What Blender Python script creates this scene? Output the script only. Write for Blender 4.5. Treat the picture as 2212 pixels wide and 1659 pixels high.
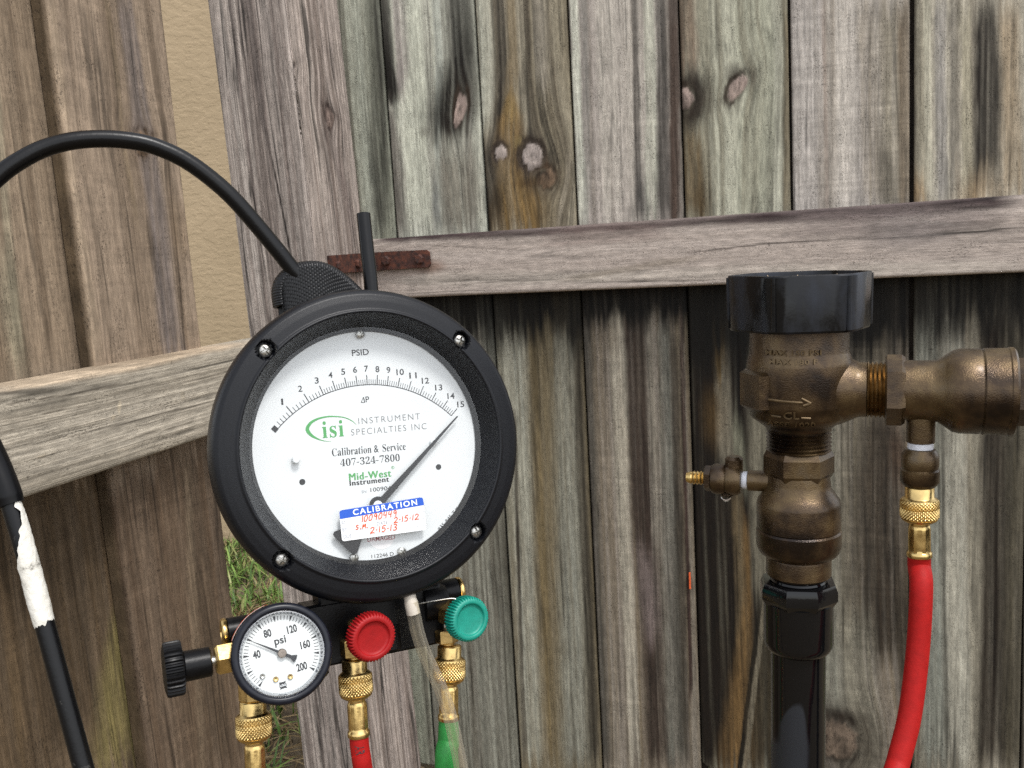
import bpy, math, random
import numpy as np
from mathutils import Vector, Matrix

scene = bpy.context.scene
for o in list(bpy.data.objects):
    bpy.data.objects.remove(o)
C = scene.collection
PI = math.pi

# ------------------------------------------------------------------ camera
CAMZ = 0.87
PITCH, ROLL = math.radians(7.9), math.radians(-3.3)
FPX, CX, CY = 1995.0, 1106.0, 829.5          # focal length and centre, in a 2212 px wide frame


def _rot(ax, a):
    c, s = math.cos(a), math.sin(a)
    return {'x': np.array([[1, 0, 0], [0, c, -s], [0, s, c]]),
            'y': np.array([[c, 0, s], [0, 1, 0], [-s, 0, c]]),
            'z': np.array([[c, -s, 0], [s, c, 0], [0, 0, 1]])}[ax]


MCAM = _rot('x', PI / 2 - PITCH) @ _rot('z', ROLL)
CAM = np.array([0.0, 0.0, CAMZ])
cam_d = bpy.data.cameras.new('camera')
cam = bpy.data.objects.new('camera', cam_d)
C.objects.link(cam)
_m = Matrix([list(r) for r in MCAM]).to_4x4()
_m.translation = CAM
cam.matrix_world = _m
cam_d.sensor_width = 36.0
cam_d.lens = 36.0 * FPX / 2212.0
cam_d.clip_start = 0.02
cam_d.clip_end = 400.0
cam_d.dof.use_dof = True
cam_d.dof.focus_distance = 0.50
cam_d.dof.aperture_fstop = 60.0
scene.camera = cam

# ------------------------------------------------------------------ sky and sun
SUN_AZ = math.atan2(0.46, -0.55)      # where the sun stands: right of and behind the camera
SUN_EL = math.radians(60)
w = bpy.data.worlds.new('World')
scene.world = w
w.use_nodes = True
nt = w.node_tree
nt.nodes.clear()
sky = nt.nodes.new('ShaderNodeTexSky')
sky.sky_type = 'NISHITA'
sky.sun_disc = False
sky.sun_elevation = SUN_EL
sky.sun_rotation = SUN_AZ
sky.air_density = 1.0
sky.dust_density = 1.6
sky.ozone_density = 1.0
hsv = nt.nodes.new('ShaderNodeHueSaturation')
hsv.inputs['Saturation'].default_value = 0.22
bg = nt.nodes.new('ShaderNodeBackground')
bg.inputs['Strength'].default_value = 0.15
wo = nt.nodes.new('ShaderNodeOutputWorld')
nt.links.new(sky.outputs[0], hsv.inputs['Color'])
nt.links.new(hsv.outputs[0], bg.inputs['Color'])
nt.links.new(bg.outputs[0], wo.inputs[0])

sd = bpy.data.lights.new('sun', 'SUN')
sd.energy = 1.15
sd.angle = math.radians(11)
sd.color = (1.0, 0.975, 0.94)
sun = bpy.data.objects.new('sun', sd)
C.objects.link(sun)
_sv = Vector((math.sin(SUN_AZ) * math.cos(SUN_EL), math.cos(SUN_AZ) * math.cos(SUN_EL), math.sin(SUN_EL)))
sun.rotation_euler = _sv.to_track_quat('Z', 'Y').to_euler()
sun.location = _sv * 20

scene.view_settings.view_transform = 'Standard'
scene.view_settings.look = 'None'
scene.view_settings.gamma = 1.0
scene.view_settings.use_curve_mapping = False
scene.view_settings.exposure = 1.16

# fine wood texture survives better without the denoiser
scene.cycles.use_denoising = False
scene.cycles.use_adaptive_sampling = False
scene.cycles.sample_clamp_indirect = 2.0
scene.cycles.max_bounces = 6
scene.cycles.diffuse_bounces = 3
scene.cycles.transparent_max_bounces = 12
scene.cycles.caustics_reflective = False
scene.cycles.caustics_refractive = False

# ------------------------------------------------------------------ helpers
rnd = random.Random(7)


def ray(x, y):
    return MCAM @ np.array([(x - CX) / FPX, -(y - CY) / FPX, -1.0])


def at(x, y, depth):
    """world point that stands `depth` metres in front of the camera along pixel (x, y)"""
    return CAM + ray(x, y) * depth


def hit(x, y, P, n):
    d = ray(x, y)
    return CAM + d * (((P - CAM) @ n) / (d @ n))


def lin(h, k=1.0):
    h = h.lstrip('#')
    v = np.array([int(h[i:i + 2], 16) / 255.0 for i in (0, 2, 4)])
    return np.where(v <= 0.04045, v / 12.92, ((v + 0.055) / 1.055) ** 2.4) * k


def unit(v):
    v = np.asarray(v, float)
    return v / np.linalg.norm(v)


def frame(o, z, x=None):
    """4x4 with z along the axis"""
    z = unit(z)
    if x is None:
        x = (1, 0, 0) if abs(z[0]) < 0.9 else (0, 1, 0)
    x = np.asarray(x, float)
    x = unit(x - z * (x @ z))
    y = np.cross(z, x)
    m = np.eye(4)
    m[:3, 0], m[:3, 1], m[:3, 2], m[:3, 3] = x, y, z, o
    return m


def xf(vs, m):
    vs = np.asarray(vs, float).reshape(-1, 3)
    return vs @ m[:3, :3].T + m[:3, 3]


def inv(m):
    return np.linalg.inv(m)


def mw(m):
    return Matrix([list(r) for r in m])


class MB:
    """collects vertices and faces for ONE mesh object"""

    def __init__(s):
        s.v, s.f, s.sm = [], [], []
        s.n = 0

    def add(s, vs, fs, m=None, smooth=True):
        vs = np.asarray(vs, float).reshape(-1, 3)
        if m is not None:
            vs = xf(vs, m)
        s.v.append(vs)
        for f in fs:
            s.f.append([i + s.n for i in f])
            s.sm.append(smooth)
        s.n += len(vs)
        return s

    def lathe(s, prof, segs=48, m=None, smooth=True, fn=None, a0=0.0, caps=True):
        prof = [(p[0], p[1]) for p in prof]
        vs, fs = [], []
        th = a0 + np.arange(segs) / segs * 2 * PI
        for k, (r, z) in enumerate(prof):
            rr = np.full(segs, r) if fn is None else fn(th, r, z, k)
            vs.append(np.stack([rr * np.cos(th), rr * np.sin(th), np.full(segs, z)], 1))
        vs = np.concatenate(vs)
        for k in range(len(prof) - 1):
            for i in range(segs):
                j = (i + 1) % segs
                fs.append((k * segs + i, k * segs + j, (k + 1) * segs + j, (k + 1) * segs + i))
        if caps and prof[0][0] > 1e-6:
            fs.append(tuple(range(segs - 1, -1, -1)))
        if caps and prof[-1][0] > 1e-6:
            b = (len(prof) - 1) * segs
            fs.append(tuple(range(b, b + segs)))
        return s.add(vs, fs, m, smooth)

    def box(s, a, b, m=None, bev=0.0):
        a, b = np.array(a, float), np.array(b, float)
        if bev <= 0:
            vs = [(x, y, z) for x in (a[0], b[0]) for y in (a[1], b[1]) for z in (a[2], b[2])]
            fs = [(0, 1, 3, 2), (4, 6, 7, 5), (0, 4, 5, 1), (2, 3, 7, 6), (0, 2, 6, 4), (1, 5, 7, 3)]
            return s.add(vs, fs, m, False)
        # chamfered box: octagonal outline in xy, chamfered top and bottom
        prof = []
        c = bev
        for (z, i) in ((a[2], c), (a[2] + c, 0), (b[2] - c, 0), (b[2], c)):
            x0, x1, y0, y1 = a[0] + i, b[0] - i, a[1] + i, b[1] - i
            prof.append([(x0 + c, y0, z), (x1 - c, y0, z), (x1, y0 + c, z), (x1, y1 - c, z),
                         (x1 - c, y1, z), (x0 + c, y1, z), (x0, y1 - c, z), (x0, y0 + c, z)])
        vs = [p for r in prof for p in r]
        fs = [tuple(range(7, -1, -1)), tuple(range(24, 32))]
        for k in range(3):
            for i in range(8):
                j = (i + 1) % 8
                fs.append((k * 8 + i, k * 8 + j, k * 8 + 8 + j, k * 8 + 8 + i))
        return s.add(vs, fs, m, False)

    def tube(s, pts, rad, segs=20, m=None, caps=True, smooth=True):
        pts = np.asarray(pts, float)
        n = len(pts)
        rad = np.full(n, rad) if np.isscalar(rad) else np.asarray(rad, float)
        t = np.gradient(pts, axis=0)
        t /= np.linalg.norm(t, axis=1)[:, None]
        up = np.array([0.13, 0.2, 1.0])
        if abs(unit(up) @ t[0]) > 0.9:
            up = np.array([1.0, 0.1, 0.0])
        x = unit(np.cross(up, t[0]))
        th = np.arange(segs) / segs * 2 * PI
        vs, fs = [], []
        for i in range(n):
            x = unit(x - t[i] * (x @ t[i]))
            y = np.cross(t[i], x)
            vs.append(pts[i] + rad[i] * (np.cos(th)[:, None] * x + np.sin(th)[:, None] * y))
        for i in range(n - 1):
            for a in range(segs):
                b = (a + 1) % segs
                fs.append((i * segs + a, i * segs + b, (i + 1) * segs + b, (i + 1) * segs + a))
        if caps:
            fs.append(tuple(range(segs - 1, -1, -1)))
            fs.append(tuple(range((n - 1) * segs, n * segs)))
        return s.add(np.concatenate(vs), fs, m, smooth)

    def prism(s, poly, z0, z1, m=None):
        n = len(poly)
        vs = [(x, y, z0) for x, y in poly] + [(x, y, z1) for x, y in poly]
        fs = [tuple(range(n - 1, -1, -1)), tuple(range(n, 2 * n))]
        for i in range(n):
            j = (i + 1) % n
            fs.append((i, j, n + j, n + i))
        return s.add(vs, fs, m, False)

    def build(s, name, mat, parent=None, sharp=35):
        me = bpy.data.meshes.new(name)
        vs = np.concatenate(s.v)
        me.from_pydata(vs.tolist(), [], s.f)
        me.polygons.foreach_set('use_smooth', s.sm)
        me.update()
        if any(s.sm) and sharp:
            me.set_sharp_from_angle(angle=math.radians(sharp))
        me.materials.append(mat)
        o = bpy.data.objects.new(name, me)
        C.objects.link(o)
        if parent is not None:
            o.parent = parent
        return o


def empty(name, m=None, parent=None):
    o = bpy.data.objects.new(name, None)
    o.empty_display_size = 0.02
    C.objects.link(o)
    if m is not None:
        o.matrix_world = mw(m)
    if parent is not None:
        o.parent = parent
    return o


def tag(o, label=None, cat=None, group=None, kind=None):
    if label:
        o['label'] = label
    if cat:
        o['category'] = cat
    if group:
        o['group'] = group
    if kind:
        o['kind'] = kind
    return o


def catmull(pts, k=10):
    p = np.asarray(pts, float)
    p = np.vstack([2 * p[0] - p[1], p, 2 * p[-1] - p[-2]])
    out = []
    for i in range(1, len(p) - 2):
        for j in range(k):
            t = j / k
            out.append(0.5 * (2 * p[i] + (p[i + 1] - p[i - 1]) * t + (2 * p[i - 1] - 5 * p[i] + 4 * p[i + 1] - p[i + 2]) * t ** 2
                              + (3 * p[i] - p[i - 1] - 3 * p[i + 1] + p[i + 2]) * t ** 3))
    out.append(p[-2])
    return np.array(out)


# ------------------------------------------------------------------ noise on arrays (for grain, stains and relief)
_tbl = np.random.RandomState(11).rand(8192)


def vnoise(x, y, seed=0):
    x, y = np.broadcast_arrays(np.asarray(x, float), np.asarray(y, float))
    xi, yi = np.floor(x).astype(np.int64), np.floor(y).astype(np.int64)
    fx, fy = x - xi, y - yi
    fx, fy = fx * fx * (3 - 2 * fx), fy * fy * (3 - 2 * fy)

    def h(a, b):
        return _tbl[((a * 73856093) ^ (b * 19349663) ^ (seed * 83492791 + 1013)) & 8191]
    return (h(xi, yi) * (1 - fx) + h(xi + 1, yi) * fx) * (1 - fy) + (h(xi, yi + 1) * (1 - fx) + h(xi + 1, yi + 1) * fx) * fy


def fbm(x, y, octv=3, seed=0):
    a, s, t = 0.5, 0.0, 0.0
    for k in range(octv):
        s = s + a * vnoise(np.asarray(x) * 2 ** k, np.asarray(y) * 2 ** k, seed + k * 17)
        t += a
        a *= 0.5
    return s / t


def sstep(a, b, x):
    t = np.clip((x - a) / (b - a), 0, 1)
    return t * t * (3 - 2 * t)


# ------------------------------------------------------------------ materials
def mat_new(name):
    m = bpy.data.materials.new(name)
    m.use_nodes = True
    n = m.node_tree
    b = n.nodes.get('Principled BSDF')
    return m, n, b


def noise_node(n, scale, detail=4, rough=0.6, coord='Object', stretch=(1, 1, 1)):
    tc = n.nodes.new('ShaderNodeTexCoord')
    mp = n.nodes.new('ShaderNodeMapping')
    mp.inputs['Scale'].default_value = stretch
    nz = n.nodes.new('ShaderNodeTexNoise')
    nz.inputs['Scale'].default_value = scale
    nz.inputs['Detail'].default_value = detail
    nz.inputs['Roughness'].default_value = rough
    n.links.new(tc.outputs[coord], mp.inputs[0])
    n.links.new(mp.outputs[0], nz.inputs['Vector'])
    return nz


def ramp(n, src, stops):
    r = n.nodes.new('ShaderNodeValToRGB')
    e = r.color_ramp.elements
    while len(e) < len(stops):
        e.new(0.5)
    for k, (p, c) in enumerate(stops):
        e[k].position = p
        e[k].color = (*c, 1) if len(c) == 3 else c
    n.links.new(src, r.inputs[0])
    return r


def bump(n, b, src, strength, dist=0.001):
    bp = n.nodes.new('ShaderNodeBump')
    bp.inputs['Strength'].default_value = strength
    bp.inputs['Distance'].default_value = dist
    n.links.new(src, bp.inputs['Height'])
    n.links.new(bp.outputs[0], b.inputs['Normal'])
    return bp


def simple(name, col, rough=0.5, metal=0.0, spec=0.5, nscale=0, var=0.15, bstr=0.0, bscale=None, rvar=0.0, coat=0.0, bdist=0.0005):
    m, n, b = mat_new(name)
    col = np.asarray(col, float)
    b.inputs['Base Color'].default_value = (*col, 1)
    b.inputs['Roughness'].default_value = rough
    b.inputs['Metallic'].default_value = metal
    b.inputs['Specular IOR Level'].default_value = spec
    b.inputs['Coat Weight'].default_value = coat
    if nscale:
        nz = noise_node(n, nscale)
        r = ramp(n, nz.outputs['Fac'], [(0.3, tuple(col * (1 - var))), (0.7, tuple(np.minimum(col * (1 + var), 1)))])
        n.links.new(r.outputs[0], b.inputs['Base Color'])
        if rvar:
            mr = n.nodes.new('ShaderNodeMapRange')
            mr.inputs['From Min'].default_value = 0.3
            mr.inputs['From Max'].default_value = 0.7
            mr.inputs['To Min'].default_value = rough - rvar
            mr.inputs['To Max'].default_value = rough + rvar
            n.links.new(nz.outputs['Fac'], mr.inputs['Value'])
            n.links.new(mr.outputs[0], b.inputs['Roughness'])
    if bstr:
        bz = noise_node(n, bscale or nscale, 3)
        bump(n, b, bz.outputs['Fac'], bstr, bdist)
    return m


def wood_material(name, rough=0.74):
    """colour layout and grain flow come with each board (attributes Col and Grain); the nodes add fibre, checks and pores"""
    m, n, b = mat_new(name)
    L = n.links.new

    def attr(nm, out):
        a = n.nodes.new('ShaderNodeAttribute')
        a.attribute_name = nm
        return a.outputs[out]
    col, gv, tone = attr('Col', 'Color'), attr('Grain', 'Vector'), attr('Coarse', 'Fac')

    def tex(su, sv, detail, rough_, off=0.0, dist=0.0):
        mp = n.nodes.new('ShaderNodeMapping')
        mp.inputs['Scale'].default_value = (su, sv, 1)
        mp.inputs['Location'].default_value = (off, off * 0.7, 0)
        L(gv, mp.inputs[0])
        t = n.nodes.new('ShaderNodeTexNoise')
        t.inputs['Scale'].default_value = 1.0
        t.inputs['Detail'].default_value = detail
        t.inputs['Roughness'].default_value = rough_
        t.inputs['Distortion'].default_value = dist
        L(mp.outputs[0], t.inputs['Vector'])
        return t.outputs['Fac']

    def mapr(src, a0, a1, b0, b1):
        r = n.nodes.new('ShaderNodeMapRange')
        r.inputs['From Min'].default_value, r.inputs['From Max'].default_value = a0, a1
        r.inputs['To Min'].default_value, r.inputs['To Max'].default_value = b0, b1
        L(src, r.inputs['Value'])
        return r.outputs[0]

    def mth(op, a, b_=None, v=None):
        q = n.nodes.new('ShaderNodeMath')
        q.operation = op
        L(a, q.inputs[0])
        if b_ is not None:
            L(b_, q.inputs[1])
        elif v is not None:
            q.inputs[1].default_value = v
        return q.outputs[0]

    def blend(src, lo, k):
        # 1 + (src - 1) * (lo + k * tone)
        w_ = mth('ADD', mth('MULTIPLY', tone, v=k), v=lo)
        return mth('ADD', mth('MULTIPLY', mth('SUBTRACT', src, v=1.0), w_), v=1.0)
    # fine fibres
    fib = blend(mapr(tex(560, 22, 6, 0.72), 0.3, 0.7, 0.60, 1.34), 0.45, 0.5)
    # growth lines: contours of a slow stretched field
    gl = mth('SINE', mth('MULTIPLY', tex(75, 0.9, 2, 0.45, 3.0), v=85.0))
    gl = blend(mapr(gl, -1.0, 1.0, 0.74, 1.10), 0.0, 1.0)
    mo = noise_node(n, 170, 6, 0.72, stretch=(1, 1, 0.3))
    mot = mapr(mo.outputs['Fac'], 0.33, 0.67, 0.70, 1.24)
    # hair cracks along the grain
    cr = mth('ABSOLUTE', mth('SUBTRACT', tex(48, 1.8, 2, 0.4, 9.0, 0.1), v=0.5))
    cr = mapr(cr, 0.010, 0.034, 0.0, 1.0)
    cm = mapr(tex(46, 5, 2, 0.5, 17.0), 0.50, 0.60, 0.0, 1.0)
    cm = mth('MULTIPLY', cm, mth('ADD', mth('MULTIPLY', tone, v=0.6), v=0.4))
    one = mth('SUBTRACT', cr, v=1.0)                # 0 .. -1
    crk = mth('ADD', mth('MULTIPLY', mth('MULTIPLY', one, cm), v=0.75), v=1.0)
    # pores and mildew dots
    po = noise_node(n, 620, 3, 0.6, stretch=(1, 1, 0.5))
    pz = noise_node(n, 60, 3, 0.6, stretch=(1, 1, 0.3))
    pm = mapr(pz.outputs['Fac'], 0.45, 0.62, 0.0, 1.0)
    pd = mapr(po.outputs['Fac'], 0.34, 0.46, -0.6, 0.0)
    por = mth('ADD', mth('MULTIPLY', pd, pm), v=1.0)
    # pale raised fibres
    rf = mapr(tex(1300, 45, 2, 0.5, 31.0), 0.66, 0.74, 0.0, 0.35)
    h = mth('MULTIPLY', mth('MULTIPLY', mth('MULTIPLY', fib, mot), gl), mth('MULTIPLY', crk, por))
    h = mth('ADD', h, mth('MULTIPLY', rf, pm))
    mx = n.nodes.new('ShaderNodeMix')
    mx.data_type = 'RGBA'
    mx.blend_type = 'MULTIPLY'
    mx.inputs[0].default_value = 1.0
    L(col, mx.inputs[6])
    L(h, mx.inputs[7])
    L(mx.outputs[2], b.inputs['Base Color'])
    b.inputs['Roughness'].default_value = rough
    b.inputs['Specular IOR Level'].default_value = 0.22
    bump(n, b, h, 0.65, 0.0007)
    return m


M_wood_v = wood_material('weathered_wood')
M_wood_h = M_wood_v
M_case = simple('black_textured_case', (0.0045, 0.005, 0.0068), 0.36, spec=0.26, nscale=1500, var=0.35, bstr=0.28, bscale=3000, bdist=0.0003)
M_black = simple('black_plastic', (0.0035, 0.0035, 0.004), 0.34, spec=0.18, nscale=300, var=0.3, bstr=0.15, bscale=900)
M_black_gloss = simple('black_moulded_plastic', (0.003, 0.003, 0.0035), 0.28, spec=0.18, nscale=60, var=0.3, rvar=0.08)
M_navy = simple('dark_navy_bezel', (0.006, 0.007, 0.012), 0.33, spec=0.3, nscale=300, var=0.3)
M_dial = simple('white_dial', (0.70, 0.715, 0.72), 0.45, spec=0.3, nscale=40, var=0.02)
M_dial_small = simple('white_dial_small', (0.72, 0.73, 0.72), 0.45, spec=0.3, nscale=40, var=0.02)
M_brass_aged = simple('aged_brown_brass', (0.22, 0.145, 0.065), 0.38, metal=1.0, nscale=140, var=0.4, rvar=0.12)
M_ink = simple('black_ink', (0.018, 0.018, 0.02), 0.6, nscale=800, var=0.2)
M_ink_grey = simple('grey_ink', (0.16, 0.16, 0.16), 0.6, nscale=800, var=0.2)
M_ink_pale = simple('pale_grey_ink', (0.36, 0.38, 0.41), 0.6, nscale=800, var=0.2)
M_ink_green = simple('green_ink', (0.07, 0.33, 0.09), 0.6, nscale=800, var=0.1)
M_ink_orange = simple('orange_red_ink', (0.60, 0.085, 0.018), 0.6, nscale=800, var=0.15)
M_ink_maroon = simple('maroon_ink', (0.30, 0.03, 0.05), 0.6, nscale=800, var=0.1)
M_ink_white = simple('white_ink', (0.85, 0.87, 0.88), 0.6, nscale=800, var=0.03)
M_blue = simple('blue_label', (0.012, 0.085, 0.48), 0.45, nscale=300, var=0.06)
M_paper = simple('white_label_paper', (0.73, 0.74, 0.75), 0.55, nscale=120, var=0.03)
M_pointer = simple('dark_pointer_paint', (0.009, 0.0095, 0.013), 0.5, nscale=300, var=0.2)
M_steel = simple('stainless_screw', (0.46, 0.45, 0.42), 0.33, metal=1.0, nscale=700, var=0.25, rvar=0.08)
M_brass = simple('bright_brass', (0.66, 0.47, 0.19), 0.29, metal=1.0, nscale=160, var=0.22, rvar=0.10, bstr=0.12, bscale=700)
M_brass_dull = simple('tarnished_brass', (0.48, 0.33, 0.13), 0.38, metal=1.0, nscale=140, var=0.35, rvar=0.12, bstr=0.15, bscale=600)
M_red = simple('red_knob_plastic', (0.28, 0.006, 0.007), 0.5, spec=0.3, nscale=220, var=0.12, bstr=0.12, bscale=900)
M_teal = simple('teal_knob_plastic', (0.004, 0.22, 0.16), 0.45, nscale=220, var=0.12, bstr=0.12, bscale=900)
M_red_hose = simple('red_hose_rubber', (0.31, 0.007, 0.006), 0.6, spec=0.2, nscale=260, var=0.12, bstr=0.2, bscale=1100)
M_green_hose = simple('green_hose_rubber', (0.011, 0.19, 0.03), 0.55, nscale=260, var=0.12, bstr=0.2, bscale=1100)
M_tape = simple('white_thread_tape', (0.66, 0.67, 0.72), 0.5, nscale=300, var=0.12, bstr=0.5, bscale=700)
M_orange = simple('orange_plastic', (0.62, 0.10, 0.025), 0.5, nscale=300, var=0.15)


def bronze_material():
    m, n, b = mat_new('weathered_cast_bronze')
    big = noise_node(n, 42, 4, 0.6)
    r = ramp(n, big.outputs['Fac'], [(0.34, (0.013, 0.0065, 0.003)), (0.43, (0.036, 0.020, 0.0085)), (0.52, (0.070, 0.042, 0.018)), (0.62, (0.112, 0.073, 0.031)), (0.76, (0.10, 0.076, 0.050))])
    n.links.new(r.outputs[0], b.inputs['Base Color'])
    b.inputs['Metallic'].default_value = 0.72
    b.inputs['Coat Weight'].default_value = 0.18
    b.inputs['Coat Roughness'].default_value = 0.22
    mr = n.nodes.new('ShaderNodeMapRange')
    mr.inputs['From Min'].default_value = 0.3
    mr.inputs['From Max'].default_value = 0.7
    mr.inputs['To Min'].default_value = 0.14
    mr.inputs['To Max'].default_value = 0.44
    n.links.new(big.outputs['Fac'], mr.inputs['Value'])
    n.links.new(mr.outputs[0], b.inputs['Roughness'])
    cast = noise_node(n, 1500, 3, 0.6)
    bump(n, b, cast.outputs['Fac'], 0.36, 0.0006)
    b.inputs['Specular IOR Level'].default_value = 0.75
    return m


M_bronze = bronze_material()
M_bronze_worn = simple('rubbed_bronze', (0.11, 0.074, 0.036), 0.4, metal=0.6, nscale=300, var=0.25)


def wet_black():
    m, n, b = mat_new('wet_black_pvc')
    nz = noise_node(n, 24, 2, 0.5, stretch=(1, 1, 0.4))
    r = ramp(n, nz.outputs['Fac'], [(0.545, (0.0035, 0.0035, 0.004)), (0.56, (0.017, 0.019, 0.023))])
    b.inputs['Specular IOR Level'].default_value = 0.35
    n.links.new(r.outputs[0], b.inputs['Base Color'])
    rr = ramp(n, nz.outputs['Fac'], [(0.545, (0.08,) * 3), (0.56, (0.45,) * 3)])
    n.links.new(rr.outputs[0], b.inputs['Roughness'])
    bz = noise_node(n, 500, 2)
    bump(n, b, bz.outputs['Fac'], 0.08, 0.0004)
    return m


def cap_black():
    m, n, b = mat_new('weathered_black_cap')
    nz = noise_node(n, 55, 5, 0.6, stretch=(1, 1, 0.45))
    r = ramp(n, nz.outputs['Fac'], [(0.42, (0.0016, 0.0018, 0.0024)), (0.48, (0.0035, 0.004, 0.006)), (0.66, (0.011, 0.014, 0.022)), (0.8, (0.03, 0.034, 0.045))])
    n.links.new(r.outputs[0], b.inputs['Base Color'])
    rr = ramp(n, nz.outputs['Fac'], [(0.40, (0.18,) * 3), (0.5, (0.48,) * 3)])
    n.links.new(rr.outputs[0], b.inputs['Roughness'])
    b.inputs['Specular IOR Level'].default_value = 0.3
    bz = noise_node(n, 260, 4)
    bump(n, b, bz.outputs['Fac'], 0.12, 0.0006)
    return m


M_pvc = wet_black()
M_cap = cap_black()


def rust_material():
    m, n, b = mat_new('rusted_steel')
    nz = noise_node(n, 130, 5, 0.65)
    r = ramp(n, nz.outputs['Fac'], [(0.34, (0.014, 0.006, 0.005)), (0.5, (0.055, 0.017, 0.010)), (0.7, (0.12, 0.036, 0.017))])
    n.links.new(r.outputs[0], b.inputs['Base Color'])
    b.inputs['Roughness'].default_value = 0.8
    bump(n, b, noise_node(n, 500, 4).outputs['Fac'], 0.6, 0.0008)
    return m


M_rust = rust_material()


def lens_material(name, tint, lo, hi, rough=0.02):
    m, n, b = mat_new(name)
    n.nodes.remove(b)
    tr = n.nodes.new('ShaderNodeBsdfTransparent')
    tr.inputs[0].default_value = (*tint, 1)
    gl = n.nodes.new('ShaderNodeBsdfGlossy')
    gl.inputs['Roughness'].default_value = rough
    lw = n.nodes.new('ShaderNodeLayerWeight')
    lw.inputs[0].default_value = 0.35
    mr = n.nodes.new('ShaderNodeMapRange')
    mr.inputs['To Min'].default_value = lo
    mr.inputs['To Max'].default_value = hi
    n.links.new(lw.outputs['Facing'], mr.inputs['Value'])
    mx = n.nodes.new('ShaderNodeMixShader')
    n.links.new(mr.outputs[0], mx.inputs[0])
    n.links.new(tr.outputs[0], mx.inputs[1])
    n.links.new(gl.outputs[0], mx.inputs[2])
    n.links.new(mx.outputs[0], n.nodes['Material Output'].inputs[0])
    return m


M_lens = lens_material('clear_acrylic_lens', (0.97, 0.98, 0.98), 0.022, 0.4)
def vinyl_material():
    m, n, b = mat_new('cloudy_vinyl_tube')
    tr = n.nodes.new('ShaderNodeBsdfTransparent')
    tr.inputs[0].default_value = (0.93, 0.91, 0.86, 1)
    b.inputs['Base Color'].default_value = (0.50, 0.46, 0.38, 1)
    b.inputs['Roughness'].default_value = 0.18
    lw = n.nodes.new('ShaderNodeLayerWeight')
    lw.inputs[0].default_value = 0.4
    mr = n.nodes.new('ShaderNodeMapRange')
    mr.inputs['To Min'].default_value = 0.05
    mr.inputs['To Max'].default_value = 0.45
    n.links.new(lw.outputs['Facing'], mr.inputs['Value'])
    mx = n.nodes.new('ShaderNodeMixShader')
    n.links.new(mr.outputs[0], mx.inputs[0])
    n.links.new(tr.outputs[0], mx.inputs[1])
    n.links.new(b.outputs[0], mx.inputs[2])
    n.links.new(mx.outputs[0], n.nodes['Material Output'].inputs[0])
    return m


M_vinyl = vinyl_material()
M_unused = lens_material('clear_vinyl_tube', (0.93, 0.91, 0.86), 0.07, 0.42, 0.08)

# ================================================================== THE SETTING: fence, gate, post, house wall, ground
GD = np.array([math.sin(math.radians(111.97)), math.cos(math.radians(111.97)), 0.0])   # along the gate, to the right
GN = np.array([GD[1], -GD[0], 0.0])                                                    # out of the gate, to the camera
LD = np.array([math.sin(math.radians(17.31)), math.cos(math.radians(17.31)), 0.0])     # along the side fence, away
LN = np.array([LD[1], -LD[0], 0.0])
UP = np.array([0.0, 0.0, 1.0])
RAIL_D, BOARD_D = 1.215, 1.253
LRAIL_D, LBOARD_D = 0.545, 0.583
P_rail = CAM - GN * RAIL_D
P_board = CAM - GN * BOARD_D
P_lrail = CAM - LN * LRAIL_D
P_lboard = CAM - LN * LBOARD_D
ALB = 0.95        # how much of the picture's brightness is the wood's own


def wlin(h, k=1.0):
    c = lin(h, k)
    g = c @ np.array([0.3, 0.55, 0.15])
    c = g + (c - g) * 0.9
    return c * np.array([1.03, 0.99, 0.955])


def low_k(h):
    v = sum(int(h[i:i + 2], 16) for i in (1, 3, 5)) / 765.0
    return min(1.0, max(0.5, 0.36 + 1.0 * v))


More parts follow.
